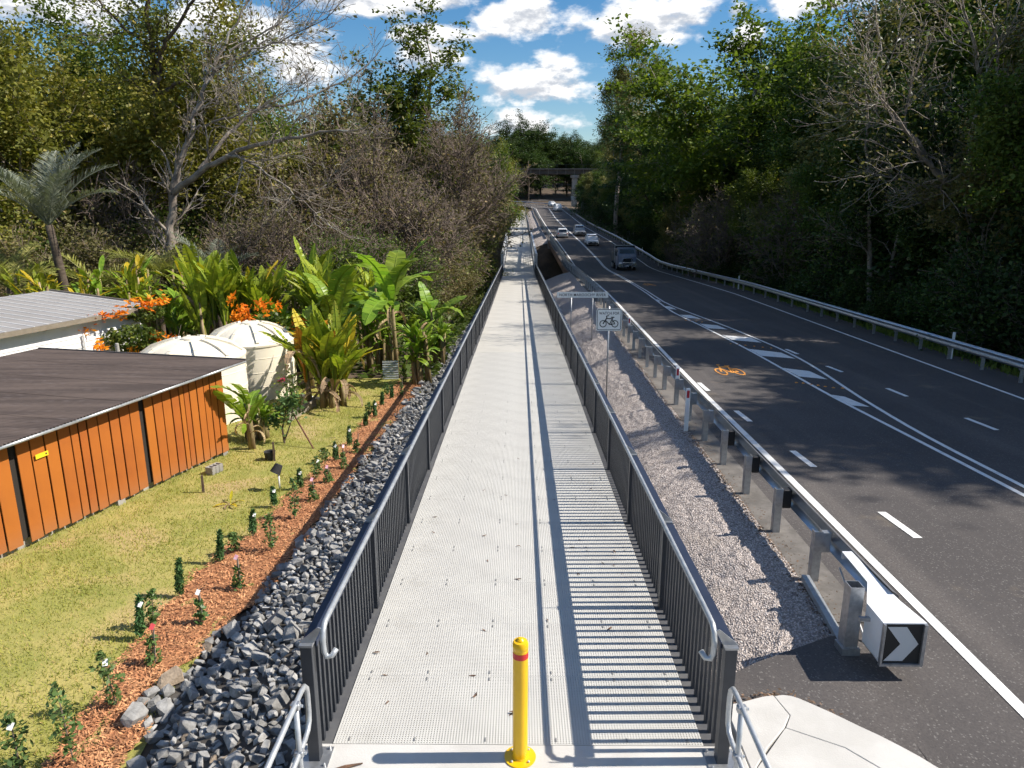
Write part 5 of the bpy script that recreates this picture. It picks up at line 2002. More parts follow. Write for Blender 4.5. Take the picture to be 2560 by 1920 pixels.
class Skel:
    def __init__(s, seed):
        s.r = np.random.default_rng(seed)
        s.br = []      # (pts, radii)
        s.tips = []    # leaf anchor points

    def grow(s, p, d, L, rad, lev, P):
        r = s.r
        p = np.array(p, float)
        d = nrmz(np.array(d, float))
        nseg = 5 if lev <= 1 else (4 if lev == 2 else 3)
        pts, rd = [p.copy()], [rad]
        end = rad * P['taper'][min(lev, len(P['taper']) - 1)]
        wob = P['wob'][min(lev, len(P['wob']) - 1)]
        upv = P['up'][min(lev, len(P['up']) - 1)]
        for i in range(nseg):
            d = nrmz(d + r.normal(size=3) * wob + np.array([0, 0, upv]))
            p = p + d * L / nseg
            pts.append(p.copy())
            rd.append(rad + (end - rad) * (i + 1) / nseg)
        s.br.append((np.array(pts), np.array(rd), lev))
        if lev >= P['levels']:
            for q in pts[1:]:
                s.tips.append(q)
            return
        nk = P['kids'][lev]
        t0 = P['t0'][min(lev, len(P['t0']) - 1)]
        ph = r.random() * 6.3
        for k in range(nk):
            t = t0 + (1 - t0) * (k + r.random() * .8) / nk
            f = min(t, .999) * nseg
            i = int(f)
            q = pts[i] + (pts[i + 1] - pts[i]) * (f - i)
            dd = nrmz(pts[i + 1] - pts[i])
            a = np.cross(dd, [0.3, 0.2, 1.0])
            a = nrmz(a)
            b = np.cross(dd, a)
            ph += 2.4 + r.random() * .6
            ang = P['ang'][min(lev, len(P['ang']) - 1)] * (.75 + .5 * r.random())
            nd = dd * math.cos(ang) + (a * math.cos(ph) + b * math.sin(ph)) * math.sin(ang)
            rr_ = (rd[i] + (rd[i + 1] - rd[i]) * (f - i))
            LL = L * P['ratio'][min(lev, len(P['ratio']) - 1)] * (.75 + .5 * r.random()) * (1.15 - .45 * t)
            s.grow(q, nd, LL, rr_ * P['rr'], lev + 1, P)
        # leader carries on
        s.grow(pts[-1], d, L * P.get('lead', .55), end, lev + 1, P)

    def wood(s, name, mat_, rmin=.006):
        V, F = [], []
        n0 = 0
        for pts, rd, lev in s.br:
            n = 7 if lev == 0 else (5 if lev <= 2 else 3)
            m = len(pts)
            t = np.gradient(pts, axis=0)
            t /= np.linalg.norm(t, axis=1)[:, None] + 1e-9
            ref = np.array([0.31, 0.17, .2]) if abs(t[0][2]) > .6 else np.array([0, 0, 1.])
            a = np.cross(t, ref)
            a /= np.linalg.norm(a, axis=1)[:, None] + 1e-9
            b = np.cross(t, a)
            an = 2 * pi * np.arange(n) / n
            ring = pts[:, None, :] + (a[:, None, :] * np.cos(an)[None, :, None] + b[:, None, :] * np.sin(an)[None, :, None]) * np.maximum(rd, rmin)[:, None, None]
            V.append(ring.reshape(-1, 3))
            i = np.arange(m - 1)[:, None] * n
            k = np.arange(n)[None, :]
            k2 = (k + 1) % n
            F.append((np.stack([i + k, i + k2, i + n + k2, i + n + k], -1) + n0).reshape(-1, 4))
            n0 += m * n
        return np_mesh(name, np.concatenate(V), np.concatenate(F), mat_, True)

    def crown(s, name, n, sig, size, elong, up, mat_, flat=.7, droop=0., thin=1.0):
        T_ = np.array(s.tips)
        if thin < 1:
            T_ = T_[s.r.random(len(T_)) < thin]
        idx = s.r.integers(len(T_), size=n)
        C = T_[idx] + s.r.normal(size=(n, 3)) * np.array([sig, sig, sig * flat])
        V, F = leaf_quads(C, size, elong, up, s.r, droop)
        return np_mesh(name, V, F, mat_)


LM = {
    'yg': leaf_mat('leaf_yellow_green', (0.095, 0.125, 0.022), (0.330, 0.310, 0.065), (0.36, 0.31, 0.08), trans=.32, rough=.5, vs=.4, clump=.35),
    'dk': leaf_mat('leaf_dark', (0.018, 0.038, 0.010), (0.064, 0.105, 0.022), (0.11, 0.15, 0.04), trans=.28, rough=.5, vs=.4, clump=.3),
    'md': leaf_mat('leaf_mid', (0.042, 0.082, 0.015), (0.150, 0.200, 0.034), (0.22, 0.25, 0.06), trans=.32, rough=.5, vs=.4, clump=.35),
    'ol': leaf_mat('leaf_olive', (0.090, 0.088, 0.036), (0.210, 0.185, 0.075), (0.30, 0.22, 0.11), trans=.25, rough=.6, vs=.4, clump=.4),
    'br': leaf_mat('leaf_bright', (0.050, 0.100, 0.015), (0.165, 0.230, 0.036), (0.24, 0.29, 0.06), trans=.42, rough=.5, vs=.2, clump=.35),  # lighter leaves; the crown's sunlit look is put into the colour
    'eu': leaf_mat('leaf_eucalypt', (0.085, 0.100, 0.034), (0.240, 0.230, 0.075), (0.32, 0.25, 0.09), trans=.25, rough=.5, vs=.3, clump=.4),
}
P_broad = dict(levels=3, kids=[6, 5, 4], ang=[.85, .8, .8], ratio=[.62, .58, .55], taper=[.45, .4, .4, .3], wob=[.10, .16, .2, .25], up=[.05, .10, .05, .0], t0=[.35, .3, .25], rr=.55)
P_shrub = dict(levels=3, kids=[7, 5, 4], ang=[.7, .7, .8], ratio=[.8, .6, .55], taper=[.4, .4, .4, .3], wob=[.14, .18, .22, .25], up=[.02, .05, .02, 0], t0=[.04, .15, .2], rr=.6)
P_bare = dict(levels=4, kids=[5, 5, 5, 4], ang=[.6, .65, .7, .7], ratio=[.75, .62, .58, .55], taper=[.5, .45, .4, .35, .3], wob=[.10, .14, .18, .2, .22], up=[.04, .06, .05, .03, .02], t0=[.25, .2, .2, .15], rr=.58)
P_euc = dict(levels=3, kids=[9, 4, 4], ang=[.75, .6, .7], ratio=[.34, .6, .55], taper=[.35, .4, .4, .3], wob=[.05, .14, .18, .2], up=[.06, .12, .06, -.05], t0=[.38, .35, .3], rr=.45, lead=.35)
P_flat = dict(levels=3, kids=[9, 6, 5], ang=[1.05, .8, .85], ratio=[.80, .58, .5], taper=[.45, .4, .4, .3], wob=[.08, .14, .18, .2], up=[.03, .06, .03, .02], t0=[.35, .3, .3], rr=.55)
P_tall = dict(levels=3, kids=[6, 5, 4], ang=[.8, .75, .8], ratio=[.42, .58, .55], taper=[.5, .4, .4, .3], wob=[.05, .16, .2, .25], up=[.06, .10, .05, .0], t0=[.55, .3, .25], rr=.5, lead=.4)
P_open = dict(levels=3, kids=[6, 5, 4], ang=[.7, .65, .7], ratio=[.62, .6, .5], taper=[.5, .45, .4, .3], wob=[.12, .18, .2, .2], up=[.06, .08, .10, .1], t0=[.4, .4, .4], rr=.6)

SPEC = {}


def species(key, variants):
    SPEC[key] = variants


def mk(seed, P, L, rad, woodmat, n, sig, size, elong, up, lm, flat=.7, droop=0., lean=(0, 0, 1), multi=1, thin=1.0, crown2=None):
    s = Skel(seed)
    for k in range(multi):
        off = np.array([0, 0, -.3]) if multi == 1 else np.array([s.r.normal() * .35, s.r.normal() * .35, -.3])
        d = np.array(lean, float) + (np.array([s.r.normal() * .35, s.r.normal() * .35, 0]) if multi > 1 else 0)
        s.grow(off, d, L * (1 if multi == 1 else .75 + .4 * s.r.random()), rad, 0, P)
    w = s.wood('trunk', woodmat, .014)
    c = s.crown('crown', n, sig, size, elong, up, LM[lm], flat, droop, thin) if n else None
    return (w, c)


species('broad_yg', [mk(11, P_broad, 8.5, .22, M_barkp, 30000, .46, .165, 1.9, .2, 'yg'), mk(12, P_broad, 9.0, .24, M_bark, 30000, .46, .165, 1.9, .2, 'yg')])
species('broad_md', [mk(13, P_broad, 8.0, .22, M_bark, 28000, .46, .17, 1.7, .25, 'md'), mk(14, P_broad, 9.0, .22, M_bark, 28000, .46, .17, 1.7, .25, 'md')])
species('broad_dk', [mk(15, P_broad, 8.5, .22, M_bark, 24000, .45, .19, 1.7, .25, 'dk'), mk(16, P_broad, 9.5, .24, M_barkp, 24000, .45, .19, 1.7, .25, 'dk')])
species('tall_dk', [mk(17, P_tall, 13.0, .24, M_barkp, 24000, .5, .21, 1.7, .25, 'dk'), mk(18, P_tall, 14.0, .24, M_bark, 24000, .5, .21, 1.7, .25, 'md'), mk(19, P_tall, 12.0, .2, M_barkp, 18000, .5, .21, 1.7, .25, 'eu')])
species('shrub_ol', [mk(21, P_shrub, 3.0, .05, M_twig, 12000, .34, .125, 1.8, .15, 'ol', multi=3), mk(22, P_shrub, 3.4, .05, M_twig, 12000, .36, .125, 1.8, .15, 'ol', multi=3)])
species('shrub_md', [mk(23, P_shrub, 3.0, .05, M_twig, 15000, .34, .13, 1.7, .2, 'md', multi=3), mk(24, P_shrub, 3.4, .05, M_twig, 15000, .36, .13, 1.7, .2, 'md', multi=3)])
species('shrub_dk', [mk(25, P_shrub, 3.2, .06, M_bark, 12000, .36, .17, 1.7, .2, 'dk', multi=3), mk(26, P_shrub, 3.6, .06, M_bark, 12000, .36, .17, 1.7, .2, 'dk', multi=3)])
species('bare', [mk(31, P_bare, 3.6, .11, M_twig, 6000, .26, .12, 1.9, .1, 'ol', multi=3), mk(32, P_bare, 4.2, .13, M_twig, 3000, .26, .12, 1.9, .1, 'ol', multi=3), mk(33, P_bare, 3.9, .12, M_twig, 8000, .28, .12, 1.9, .1, 'md', multi=3)])
P_twy = dict(levels=4, kids=[6, 5, 5, 4], ang=[.42, .5, .55, .6], ratio=[.62, .62, .58, .55], taper=[.5, .45, .4, .35, .3], wob=[.07, .11, .15, .18, .2], up=[.05, .07, .06, .04, .03], t0=[.22, .2, .2, .15], rr=.55, lead=.5)
species('twiggy', [mk(35, P_twy, 6.0, .13, M_twig, 5000, .3, .14, 1.9, .1, 'ol', multi=2), mk(36, P_twy, 6.8, .14, M_twig, 2500, .3, .14, 1.9, .1, 'ol', multi=2), mk(37, P_twy, 6.3, .13, M_twig, 9000, .32, .14, 1.9, .1, 'ol', multi=2)])
species('euc', [mk(41, P_euc, 19, .38, M_barkp, 30000, .5, .21, 3.0, 0, 'eu', 1.0, .5), mk(42, P_euc, 17, .34, M_barkp, 26000, .5, .21, 3.0, 0, 'eu', 1.0, .5)])
species('flat', [mk(51, P_flat, 10.5, .36, M_barkp, 46000, .50, .24, 1.6, .6, 'br', .30), mk(52, P_flat, 11.5, .38, M_bark, 40000, .50, .24, 1.6, .6, 'dk', .30)])
species('open', [mk(61, P_open, 11.0, .30, M_barkp, 15000, .36, .21, 1.7, .5, 'md', .35), mk(62, P_open, 10, .28, M_barkp, 14000, .36, .21, 1.7, .5, 'md', .35)])

tr_ = np.random.default_rng(500)


def tree(key, vi, x, y, s=1.0, label='', group=None, name='forest_tree', rz=None, sz=1.0, cat='tree', dz=0.0):
    w, c = SPEC[key][vi % len(SPEC[key])]
    root = empty(name, (x, y, float(T(x, y)) - .1 + dz), tr_.random() * 6.3 if rz is None else rz)
    root.scale = (s, s, s * sz)
    tag(root, label, cat, group)
    link('trunk', w, root)
    if c:
        link('crown', c, root)
    return root


GL = 'forest trees left of the boardwalk'
GLS = 'scrub along the left forest edge'
GR = 'shaded forest trees right of the road'
GRS = 'undergrowth behind the right guardrail'
GF = 'far trees beyond the bend'

# ---- named trees
tree('open', 0, -14.5, 76, 1.42, 'tall open crowned tree standing above the left forest against the sky', rz=.6, name='tall_tree')
tree('open', 1, -9.0, 92, 1.05, 'smaller open tree just right of the tall skyline tree', rz=2.2, name='tall_tree')
tree('euc', 0, 17.6, 135, 1.22, 'tall pale trunked eucalypt beside the right guardrail at the bend', rz=1.0, name='eucalypt')
tree('euc', 1, 22.5, 146, 1.1, 'second eucalypt just behind the tall one at the bend', rz=3.0, name='eucalypt')
tree('flat', 0, 24.6, 80, 1.60, 'big spreading green tree with layered crown, tallest right of the road', rz=.4, name='rainforest_tree')
tree('flat', 1, 22.3, 106, 1.30, 'dark layered tree between the eucalypt and the big spreading green tree', rz=2.0, name='rainforest_tree')
tree('flat', 1, 35.0, 78, 1.35, 'layered green tree to the right of the biggest spreading tree', rz=3.4, name='rainforest_tree')
tree('broad_yg', 0, -29.2, 45.0, 1.28, 'tall yellow green tree with two pale trunks at the top left', rz=1.2, name='tall_tree')
tree('broad_yg', 1, -34.5, 46.0, 1.32, 'tall leafy yellow green tree at the very left edge', rz=.2, name='tall_tree')
tree('broad_yg', 0, -24.6, 52.0, 1.35, 'yellow green leafy tree behind the dark forked trunk', rz=4.0, name='tall_tree')


# ---- hand-shaped trees: main limbs drawn, twigs grown from them
def limb_tree(name, base, limbs, label, seed, P, woodmat, n, lm, sig=.3, size=.18, twigL=2.2, nk=9, lev0=1, crownname='crown'):
    s = Skel(seed)
    base = np.array(base, float)
    for pts, r0, r1 in limbs:
        pts = np.array(pts, float) - base
        # resample smooth
        m = len(pts)
        t = np.linspace(0, m - 1, m * 3)
        q = np.stack([np.interp(t, np.arange(m), pts[:, k]) for k in range(3)], 1)
        q[1:-1] += s.r.normal(size=q[1:-1].shape) * .07
        rd = np.linspace(r0, r1, len(q))
        s.br.append((q, rd, 0 if r0 > .12 else 1))
        for k in range(nk):
            f = (.22 + .78 * (k + s.r.random()) / nk) * (len(q) - 1)
            i = min(int(f), len(q) - 2)
            p = q[i] + (q[i + 1] - q[i]) * (f - i)
            d = nrmz(q[i + 1] - q[i])
            side = nrmz(np.cross(d, s.r.normal(size=3)))
            s.grow(p, nrmz(d * .75 + side * .8 + np.array([0, 0, .12])), twigL * (.6 + .7 * s.r.random()), max(.02, rd[i] * .45), lev0, P)
        s.grow(q[-1], q[-1] - q[-2], twigL, r1, lev0, P)
    root = empty(name, tuple(base))
    tag(root, label, 'tree')
    link('trunk', s.wood('trunk', woodmat, .013), root)
    if n:
        link(crownname, s.crown('crown', n, sig, size, 1.9, .1, LM[lm]), root)
    return root


P_tw = dict(levels=3, kids=[5, 5, 4, 3], ang=[.6, .6, .65, .7], ratio=[.7, .62, .6, .55], taper=[.5, .45, .4, .35, .3], wob=[.10, .13, .16, .2, .22], up=[.03, .03, .03, .03, .02], t0=[.2, .15, .15, .15], rr=.55)
zb_ = float(leftz(44))
limb_tree('bare_tree', (-21.2, 44, zb_), [
    ([(-21.2, 44, zb_ - .3), (-21.1, 44, -.5), (-21.0, 44, 1.7), (-20.7, 44, 3.2), (-20.4, 44, 5.1)], .30, .22),
    ([(-20.4, 44.0, 5.1), (-19.9, 44.3, 6.9), (-19.1, 44.6, 8.8), (-19.0, 44.9, 9.7), (-18.5, 45.1, 10.9), (-17.9, 45.4, 12.1), (-16.9, 45.7, 13.9), (-15.6, 46.0, 16.0)], .19, .05),
    ([(-20.3, 44.0, 5.2), (-18.1, 43.3, 6.5), (-16.4, 42.7, 7.2), (-14.7, 42.0, 7.8), (-12.2, 41.3, 8.0), (-10.3, 40.7, 8.4), (-8.8, 40.0, 8.3)], .20, .04),
    ([(-18.4, 43.4, 6.5), (-16.8, 44.6, 8.7), (-15.6, 45.2, 9.9), (-12.9, 45.8, 10.5), (-11.5, 46.4, 11.2), (-9.8, 47.0, 12.2)], .13, .04),
    ([(-16.5, 42.7, 7.2), (-15.1, 42.0, 7.0), (-12.8, 41.0, 5.5), (-11.2, 40.0, 4.4)], .10, .03),
    ([(-18.8, 44.5, 8.8), (-17.4, 43.3, 9.0), (-15.3, 42.7, 9.5), (-13.7, 42.0, 9.9)], .09, .03),
    ([(-17.9, 45.4, 12.1), (-15.5, 45.0, 13.0), (-13.3, 44.6, 13.6), (-11.2, 44.2, 14.4)], .08, .03),
    ([(-16.9, 45.7, 13.2), (-14.6, 46.3, 14.6), (-12.6, 46.8, 16.2)], .07, .03)],
    'bare spreading tree with long limbs reaching right, left of centre', 71, P_tw, M_barkp, 900, 'ol', twigL=2.3, nk=8)
zb_ = float(leftz(50))
limb_tree('forked_tree', (-23.6, 50, zb_), [
    ([(-23.7, 50, zb_ - .3), (-23.6, 50, 4), (-23.5, 50, 11.2)], .34, .26),
    ([(-23.5, 50.0, 11.2), (-23.5, 50.0, 12.4), (-23.4, 50.0, 14.8), (-23.3, 50.0, 17.0), (-23.1, 50.0, 18.8), (-22.8, 50, 21)], .24, .08),
    ([(-23.5, 50.0, 11.3), (-22.9, 49.6, 13.1), (-22.6, 49.2, 13.7), (-21.6, 48.8, 14.8), (-19.7, 48.4, 16.6), (-18.4, 48.0, 17.8)], .2, .06),
    ([(-23.2, 50.0, 11.4), (-21.6, 49.2, 11.9), (-19.9, 48.5, 12.1), (-18.9, 47.8, 12.2), (-17.3, 47.0, 12.9)], .14, .04),
    ([(-23.4, 50, 14), (-25.2, 49.6, 15.6), (-26.6, 49.2, 17.6)], .12, .05)],
    'tall dark trunked tree forking near the top left of the sky gap', 72, P_tw, M_bark, 9000, 'yg', sig=.5, size=.17, twigL=2.2, nk=6)
limb_tree('forked_tree', (22.6, 36, float(rightz(36))), [
    ([(22.6, 36, -2.6), (22.5, 36.0, -1.9), (22.0, 36.0, 0.7), (21.7, 36.0, 1.8), (21.7, 36.0, 2.7), (22.0, 36.0, 4.3), (22.5, 36.0, 5.3), (22.9, 36.0, 7.0), (23.5, 36.2, 9.5), (24.2, 36.5, 12)], .34, .07),
    ([(22.3, 35.7, -2.3), (21.6, 35.8, 0.9), (21.3, 35.8, 2.0), (20.9, 35.5, 3.7), (20.5, 35.0, 4.7), (20.0, 34.5, 5.0), (18.8, 34.0, 5.9), (17.5, 33.5, 6.8), (16.2, 33.0, 8.1)], .24, .05),
    ([(21.3, 36.0, 4.5), (21.7, 36.3, 5.0), (22.6, 36.7, 5.9), (22.7, 37.0, 8.5), (22.4, 37.2, 12)], .16, .05),
    ([(20.7, 35.3, 5.1), (19.1, 35.4, 6.4), (17.6, 34.8, 7.6), (16.1, 34.2, 8.8), (15.3, 33.6, 9.6), (14.6, 33.0, 10.4)], .13, .03),
    ([(21.1, 36.0, 5.0), (21.1, 36.0, 7.2), (21.3, 36.0, 9.7), (20.6, 36.0, 11.5), (19.8, 36.0, 13.5)], .15, .04),
    ([(22.8, 36.2, 6.8), (24.5, 35.4, 8.5), (26.5, 34.8, 11)], .13, .04)],
    'pale forked tree with half bare crown behind the right guardrail', 73, P_tw, M_barkp, 7000, 'ol', sig=.45, size=.13, twigL=2.4, nk=8)
for (x0, y0, tx, ty, tz, rad, lb, sd_) in ((19.4, 40, 17.9, 40, 9.5, .16, 'slim pale leaning trunk behind the guardrail, left of the forked tree', 74), (22.9, 37.2, 21.0, 38, 7.5, .11, 'thin pale leaning trunk just left of the forked tree', 75), (26.5, 33, 26.0, 33, 12, .18, 'pale trunk at the right edge behind the guardrail', 76)):
    zz_ = float(T(x0, y0))
    limb_tree('slim_tree', (x0, y0, zz_), [([(x0, y0, zz_ - .2), (x0 - (x0 - tx) * .3, y0, zz_ + (tz - zz_) * .35), (x0 - (x0 - tx) * .7, y0, zz_ + (tz - zz_) * .7), (tx, ty, tz)], rad, .05)], lb, sd_, P_tw, M_barkp, 3200, 'dk', sig=.5, size=.16, twigL=2.0, nk=7)


# ---- forest filling, left
def jit(a):
    return (tr_.random() - .5) * 2 * a


LTALL = 'leafy tree in the dense sunlit forest left of the boardwalk'
for (x, y, k, s) in [(-27, 58, 'broad_yg', 1.25), (-33, 60, 'broad_md', 1.35), (-40, 52, 'broad_yg', 1.35), (-44, 64, 'broad_md', 1.5), (-38, 72, 'broad_yg', 1.5), (-30, 72, 'broad_md', 1.35), (-21, 62, 'broad_md', 1.15), (-24, 78, 'broad_yg', 1.3),
                     (-17, 66, 'broad_md', 1.05), (-12.5, 73, 'broad_yg', .8), (-8.6, 88, 'broad_yg', .85), (-20, 90, 'broad_md', 1.2), (-30, 95, 'broad_dk', 1.3), (-42, 90, 'broad_md', 1.5), (-52, 78, 'broad_yg', 1.5), (-10, 84, 'broad_md', 1.0),
                     (-7.5, 122, 'broad_yg', 1.02), (-12, 128, 'broad_md', 1.3), (-18, 120, 'broad_md', 1.25), (-7, 138, 'broad_yg', 1.05), (-12, 150, 'flat', .85), (-20, 140, 'flat', .95), (-28, 125, 'broad_dk', 1.3), (-6.5, 156, 'broad_yg', 1.02), (-7, 176, 'broad_md', 1.1),
                     (-14, 172, 'broad_yg', 1.2), (-25, 165, 'broad_md', 1.4), (-7, 198, 'broad_yg', 1.15), (-16, 200, 'broad_md', 1.3), (-30, 200, 'broad_dk', 1.5), (-46, 120, 'broad_md', 1.6), (-60, 100, 'broad_yg', 1.6), (-9, 218, 'broad_md', 1.15),
                     (-36, 40, 'broad_md', 1.15), (-42, 42, 'broad_yg', 1.25), (-48, 50, 'broad_md', 1.5)]:
    tree(k, int(tr_.integers(2)), x + jit(.8), y + jit(.8), s * (.93 + .14 * tr_.random()), LTALL, GL)
LSH = 'twiggy olive shrub in the scrub between garden and forest'
for (x, y, s) in [(-14, 40, .85), (-17, 41, 1.0), (-19.5, 40.5, 1.05), (-23, 40, 1.1), (-26, 39, 1.1), (-12, 43, 1.05), (-9.5, 41.5, .8), (-15, 46, 1.25), (-18.5, 48, 1.35), (-22, 45.5, 1.3), (-26, 44, 1.4), (-12, 50, 1.4), (-9, 48, 1.05), (-6.4, 52, .8),
                     (-15.5, 54, 1.6), (-19, 56, 1.7), (-30, 41, 1.3), (-33, 40, 1.3), (-10, 56, 1.4), (-7.2, 60, 1.1), (-13, 58, 1.6), (-6.2, 68, 1.0), (-9.5, 65, 1.4), (-5.6, 75, .85), (-8, 79, 1.2), (-5.4, 120, .9), (-5.2, 128, 1.0), (-5.0, 146, 1.0), (-5.0, 166, 1.1), (-5, 186, 1.1), (-5, 208, 1.1),
                     (-7.8, 44.5, .7), (-6.0, 45.5, .55), (-5.4, 57, .65), (-38, 39, 1.3), (-24, 50, 1.5), (-28, 50, 1.6), (-11.5, 38.5, .7), (-21.5, 38.5, .8), (-25.5, 36.5, .8), (-29, 36.5, .9)]:
    k = tr_.choice(['shrub_ol', 'shrub_ol', 'shrub_ol', 'shrub_md'])
    if x > -8:
        k = tr_.choice(['shrub_md', 'shrub_md', 'shrub_ol'])
    tree(k, int(tr_.integers(2)), x + jit(.5), y + jit(.5), s * (.9 + .2 * tr_.random()), LSH if k == 'shrub_ol' else 'leafy green shrub in the scrub between garden and forest', GLS, 'shrub', cat='shrub')
LBR = 'leafless grey brown tree among the scrub on the left'
for (x, y, s) in [(-15.5, 43, .95), (-12.5, 46.5, .95), (-10, 45, .8), (-9, 52, 1.0), (-12, 54, 1.15), (-15, 50, 1.1), (-7.6, 56, .95), (-10.4, 60, 1.15), (-8, 64, 1.1), (-6.6, 63, .9), (-13.5, 62, 1.25), (-18, 52, 1.2), (-6.4, 72, .95), (-21, 50, 1.2), (-26, 47, 1.3), (-7.6, 48.5, .75), (-11, 68, 1.2), (-17, 58, 1.3), (-7.2, 84, .9), (-13.8, 56, 1.2), (-9.2, 58, 1.1), (-14.5, 66, 1.3)]:
    tree('bare', int(tr_.integers(3)), x + jit(.5), y + jit(.5), s * (1.0 + .3 * tr_.random()), LBR, 'leafless trees in the left scrub', 'leafless_tree')

LTW = 'tall twiggy half bare tree in the brown thicket left of the footbridge'
for (x, y, s) in [(-16, 58, 1.0), (-13.5, 61, 1.0), (-11, 64, 1.05), (-8.6, 62, .85), (-18.5, 62, 1.15), (-7.4, 68, .9), (-14.5, 68, 1.15), (-10, 72, 1.1), (-7, 76, .95), (-12, 78, 1.2), (-17, 74, 1.25), (-8.2, 82, 1.05), (-6.6, 58, .7), (-20.5, 58, 1.1), (-9.8, 56, .85), (-12.6, 53, .8)]:
    tree('twiggy', int(tr_.integers(3)), x + jit(.5), y + jit(.5), s * (1.42 + .3 * tr_.random()), LTW, 'twiggy trees of the left thicket', 'twiggy_tree')

# ---- forest filling, right
RTL = 'dark leafy tree in the shaded forest right of the road'
k = 0
for y in np.arange(23, 240, 5.4):
    off = float(np.interp(y, [15, 35, 60, 100, 150, 235], [27, 26.0, 25.5, 24.5, 26, 28]))
    tree('tall_dk', k, off + jit(1.6), y + jit(1.6), (.98 + .22 * tr_.random()) * float(np.interp(y, [30, 45, 58, 70, 120, 160], [.80, 1.0, .95, .78, .70, .80])), RTL, GR)
    if k % 2 == 0:
        tree(['broad_dk', 'broad_md'][k // 2 % 2], int(tr_.integers(2)), off + 6 + jit(1.5), y + 2 + jit(2), 1.1 + .3 * tr_.random(), RTL, GR)
    if k % 3 == 0:
        tree('broad_md', int(tr_.integers(2)), off + 13 + jit(2), y + jit(2), 1.35 + .3 * tr_.random(), RTL, GR)
        if k % 2 == 0:
            tree('broad_dk', int(tr_.integers(2)), off + 23 + jit(3), y + jit(3), 1.6 + .3 * tr_.random(), RTL, GR)
    k += 1
for (x, y, s) in ((29.5, 16.5, 1.12), (31, 20.5, 1.15), (34, 18, 1.3)):
    tree('tall_dk', int(x) % 3, x, y, s, RTL, GR)
RSL = 'slim trunked young tree in the shade behind the right guardrail, %s from the camera'
NTH = ['first', 'second', 'third', 'fourth', 'fifth', 'sixth', 'seventh', 'eighth', 'ninth', 'tenth', 'eleventh', 'twelfth', 'thirteenth', 'fourteenth', 'fifteenth', 'sixteenth', 'seventeenth', 'eighteenth', 'nineteenth', 'twentieth', 'twenty-first', 'twenty-second', 'twenty-third', 'twenty-fourth', 'twenty-fifth']
k = 0
for y in list(np.arange(27, 80, 6.3)) + list(np.arange(84, 230, 11)):
    tree('tall_dk', k + 1, float(xr(y)) + 5.6 + jit(1.0), y + jit(1.5), .50 + .16 * tr_.random(), RSL % NTH[k], 'slim trees behind the right guardrail', 'slim_tree')
    k += 1
RSH = 'dark leafy shrub in the undergrowth behind the right guardrail'
for y in np.arange(20, 120, 3.4):
    tree('shrub_dk', int(tr_.integers(2)), float(xr(y)) + 5.2 + jit(.7), y + jit(.8), .55 + .25 * tr_.random(), RSH, GRS, 'shrub', cat='shrub')
for y in np.arange(22, 120, 4.3):
    tree('shrub_dk', int(tr_.integers(2)), float(xr(y)) + 8.5 + jit(1.0), y + jit(.8), 1.0 + .4 * tr_.random(), RSH, GRS, 'shrub', cat='shrub')
for y in np.arange(125, 235, 6):
    tree('shrub_dk', int(tr_.integers(2)), float(xr(y)) + 9 + jit(1.0), y + jit(.8), 1.0 + .4 * tr_.random(), RSH, GRS, 'shrub', cat='shrub')
RBR = 'leafless grey tree standing in the dark forest right of the road'
for (x, y, s) in [(20.5, 46, 1.2), (20.0, 58, 1.25), (19.4, 66, 1.2), (21, 52, 1.35), (19.8, 76, 1.1), (24, 44, 1.5), (25.5, 39, 1.5), (19.6, 88, 1.0), (27, 30, 1.4)]:
    tree('bare', int(tr_.integers(3)), x, y, s, RBR, 'leafless trees in the right forest', 'leafless_tree')

# ---- hoop pine boughs at the top right
hpn = Skel(91)
zz_ = float(rightz(52))
root = empty('hoop_pine', (29.5, 56, zz_))
tag(root, 'dark hoop pine with tufted branch ends high at the top right', 'tree')
hpn.br.append((np.array([[0, 0, -.3], [0, 0, 8], [.1, 0, 16], [0, 0, 25]]), np.array([.42, .34, .24, .06]), 0))
for k in range(34):
    h = 11 + 13.5 * k / 34
    a = k * 2.4
    L_ = 6.5 * (1 - (h - 11) / 18)
    p0 = np.array([0, 0, h])
    d = np.array([cos(a), sin(a), .12])
    pts = [p0 + d * L_ * t + np.array([0, 0, .5 * t * t - .6 * t]) for t in (0, .35, .7, 1)]
    hpn.br.append((np.array(pts), np.array([.08, .06, .045, .02]), 2))
    for t in np.linspace(.45, 1, 7):
        c = p0 + d * L_ * t + np.array([0, 0, .5 * t * t - .6 * t])
        for q in range(3):
            hpn.tips.append(c + hpn.r.normal(size=3) * .32)
link('trunk', hpn.wood('trunk', M_bark), root)
link('crown', hpn.crown('crown', 15000, .17, .26, 5.0, 0, LM['dk'], 1.0), root)

# ---- far wooded slope beyond the bend
FLB = 'dark tree on the wooded slope beyond the bend'
for k in range(64):
    x = -70 + 150 * tr_.random()
    y = 300 + 120 * tr_.random()
    kk = str(tr_.choice(['broad_dk', 'broad_md', 'flat']))
    tree(kk, 1 if kk == 'flat' else int(tr_.integers(2)), x, y, .95 + .35 * tr_.random(), FLB, GF)
for (x, y, s) in [(3, 318, 1.55), (9, 322, 1.35), (-3, 312, 1.3), (16, 330, 1.25), (-9, 300, 1.2), (22, 318, 1.2), (28, 310, 1.3), (6, 345, 1.6), (34, 300, 1.3)]:
    tree(['broad_dk', 'flat'][int(x) % 2], 1, x, y, s, FLB, GF)

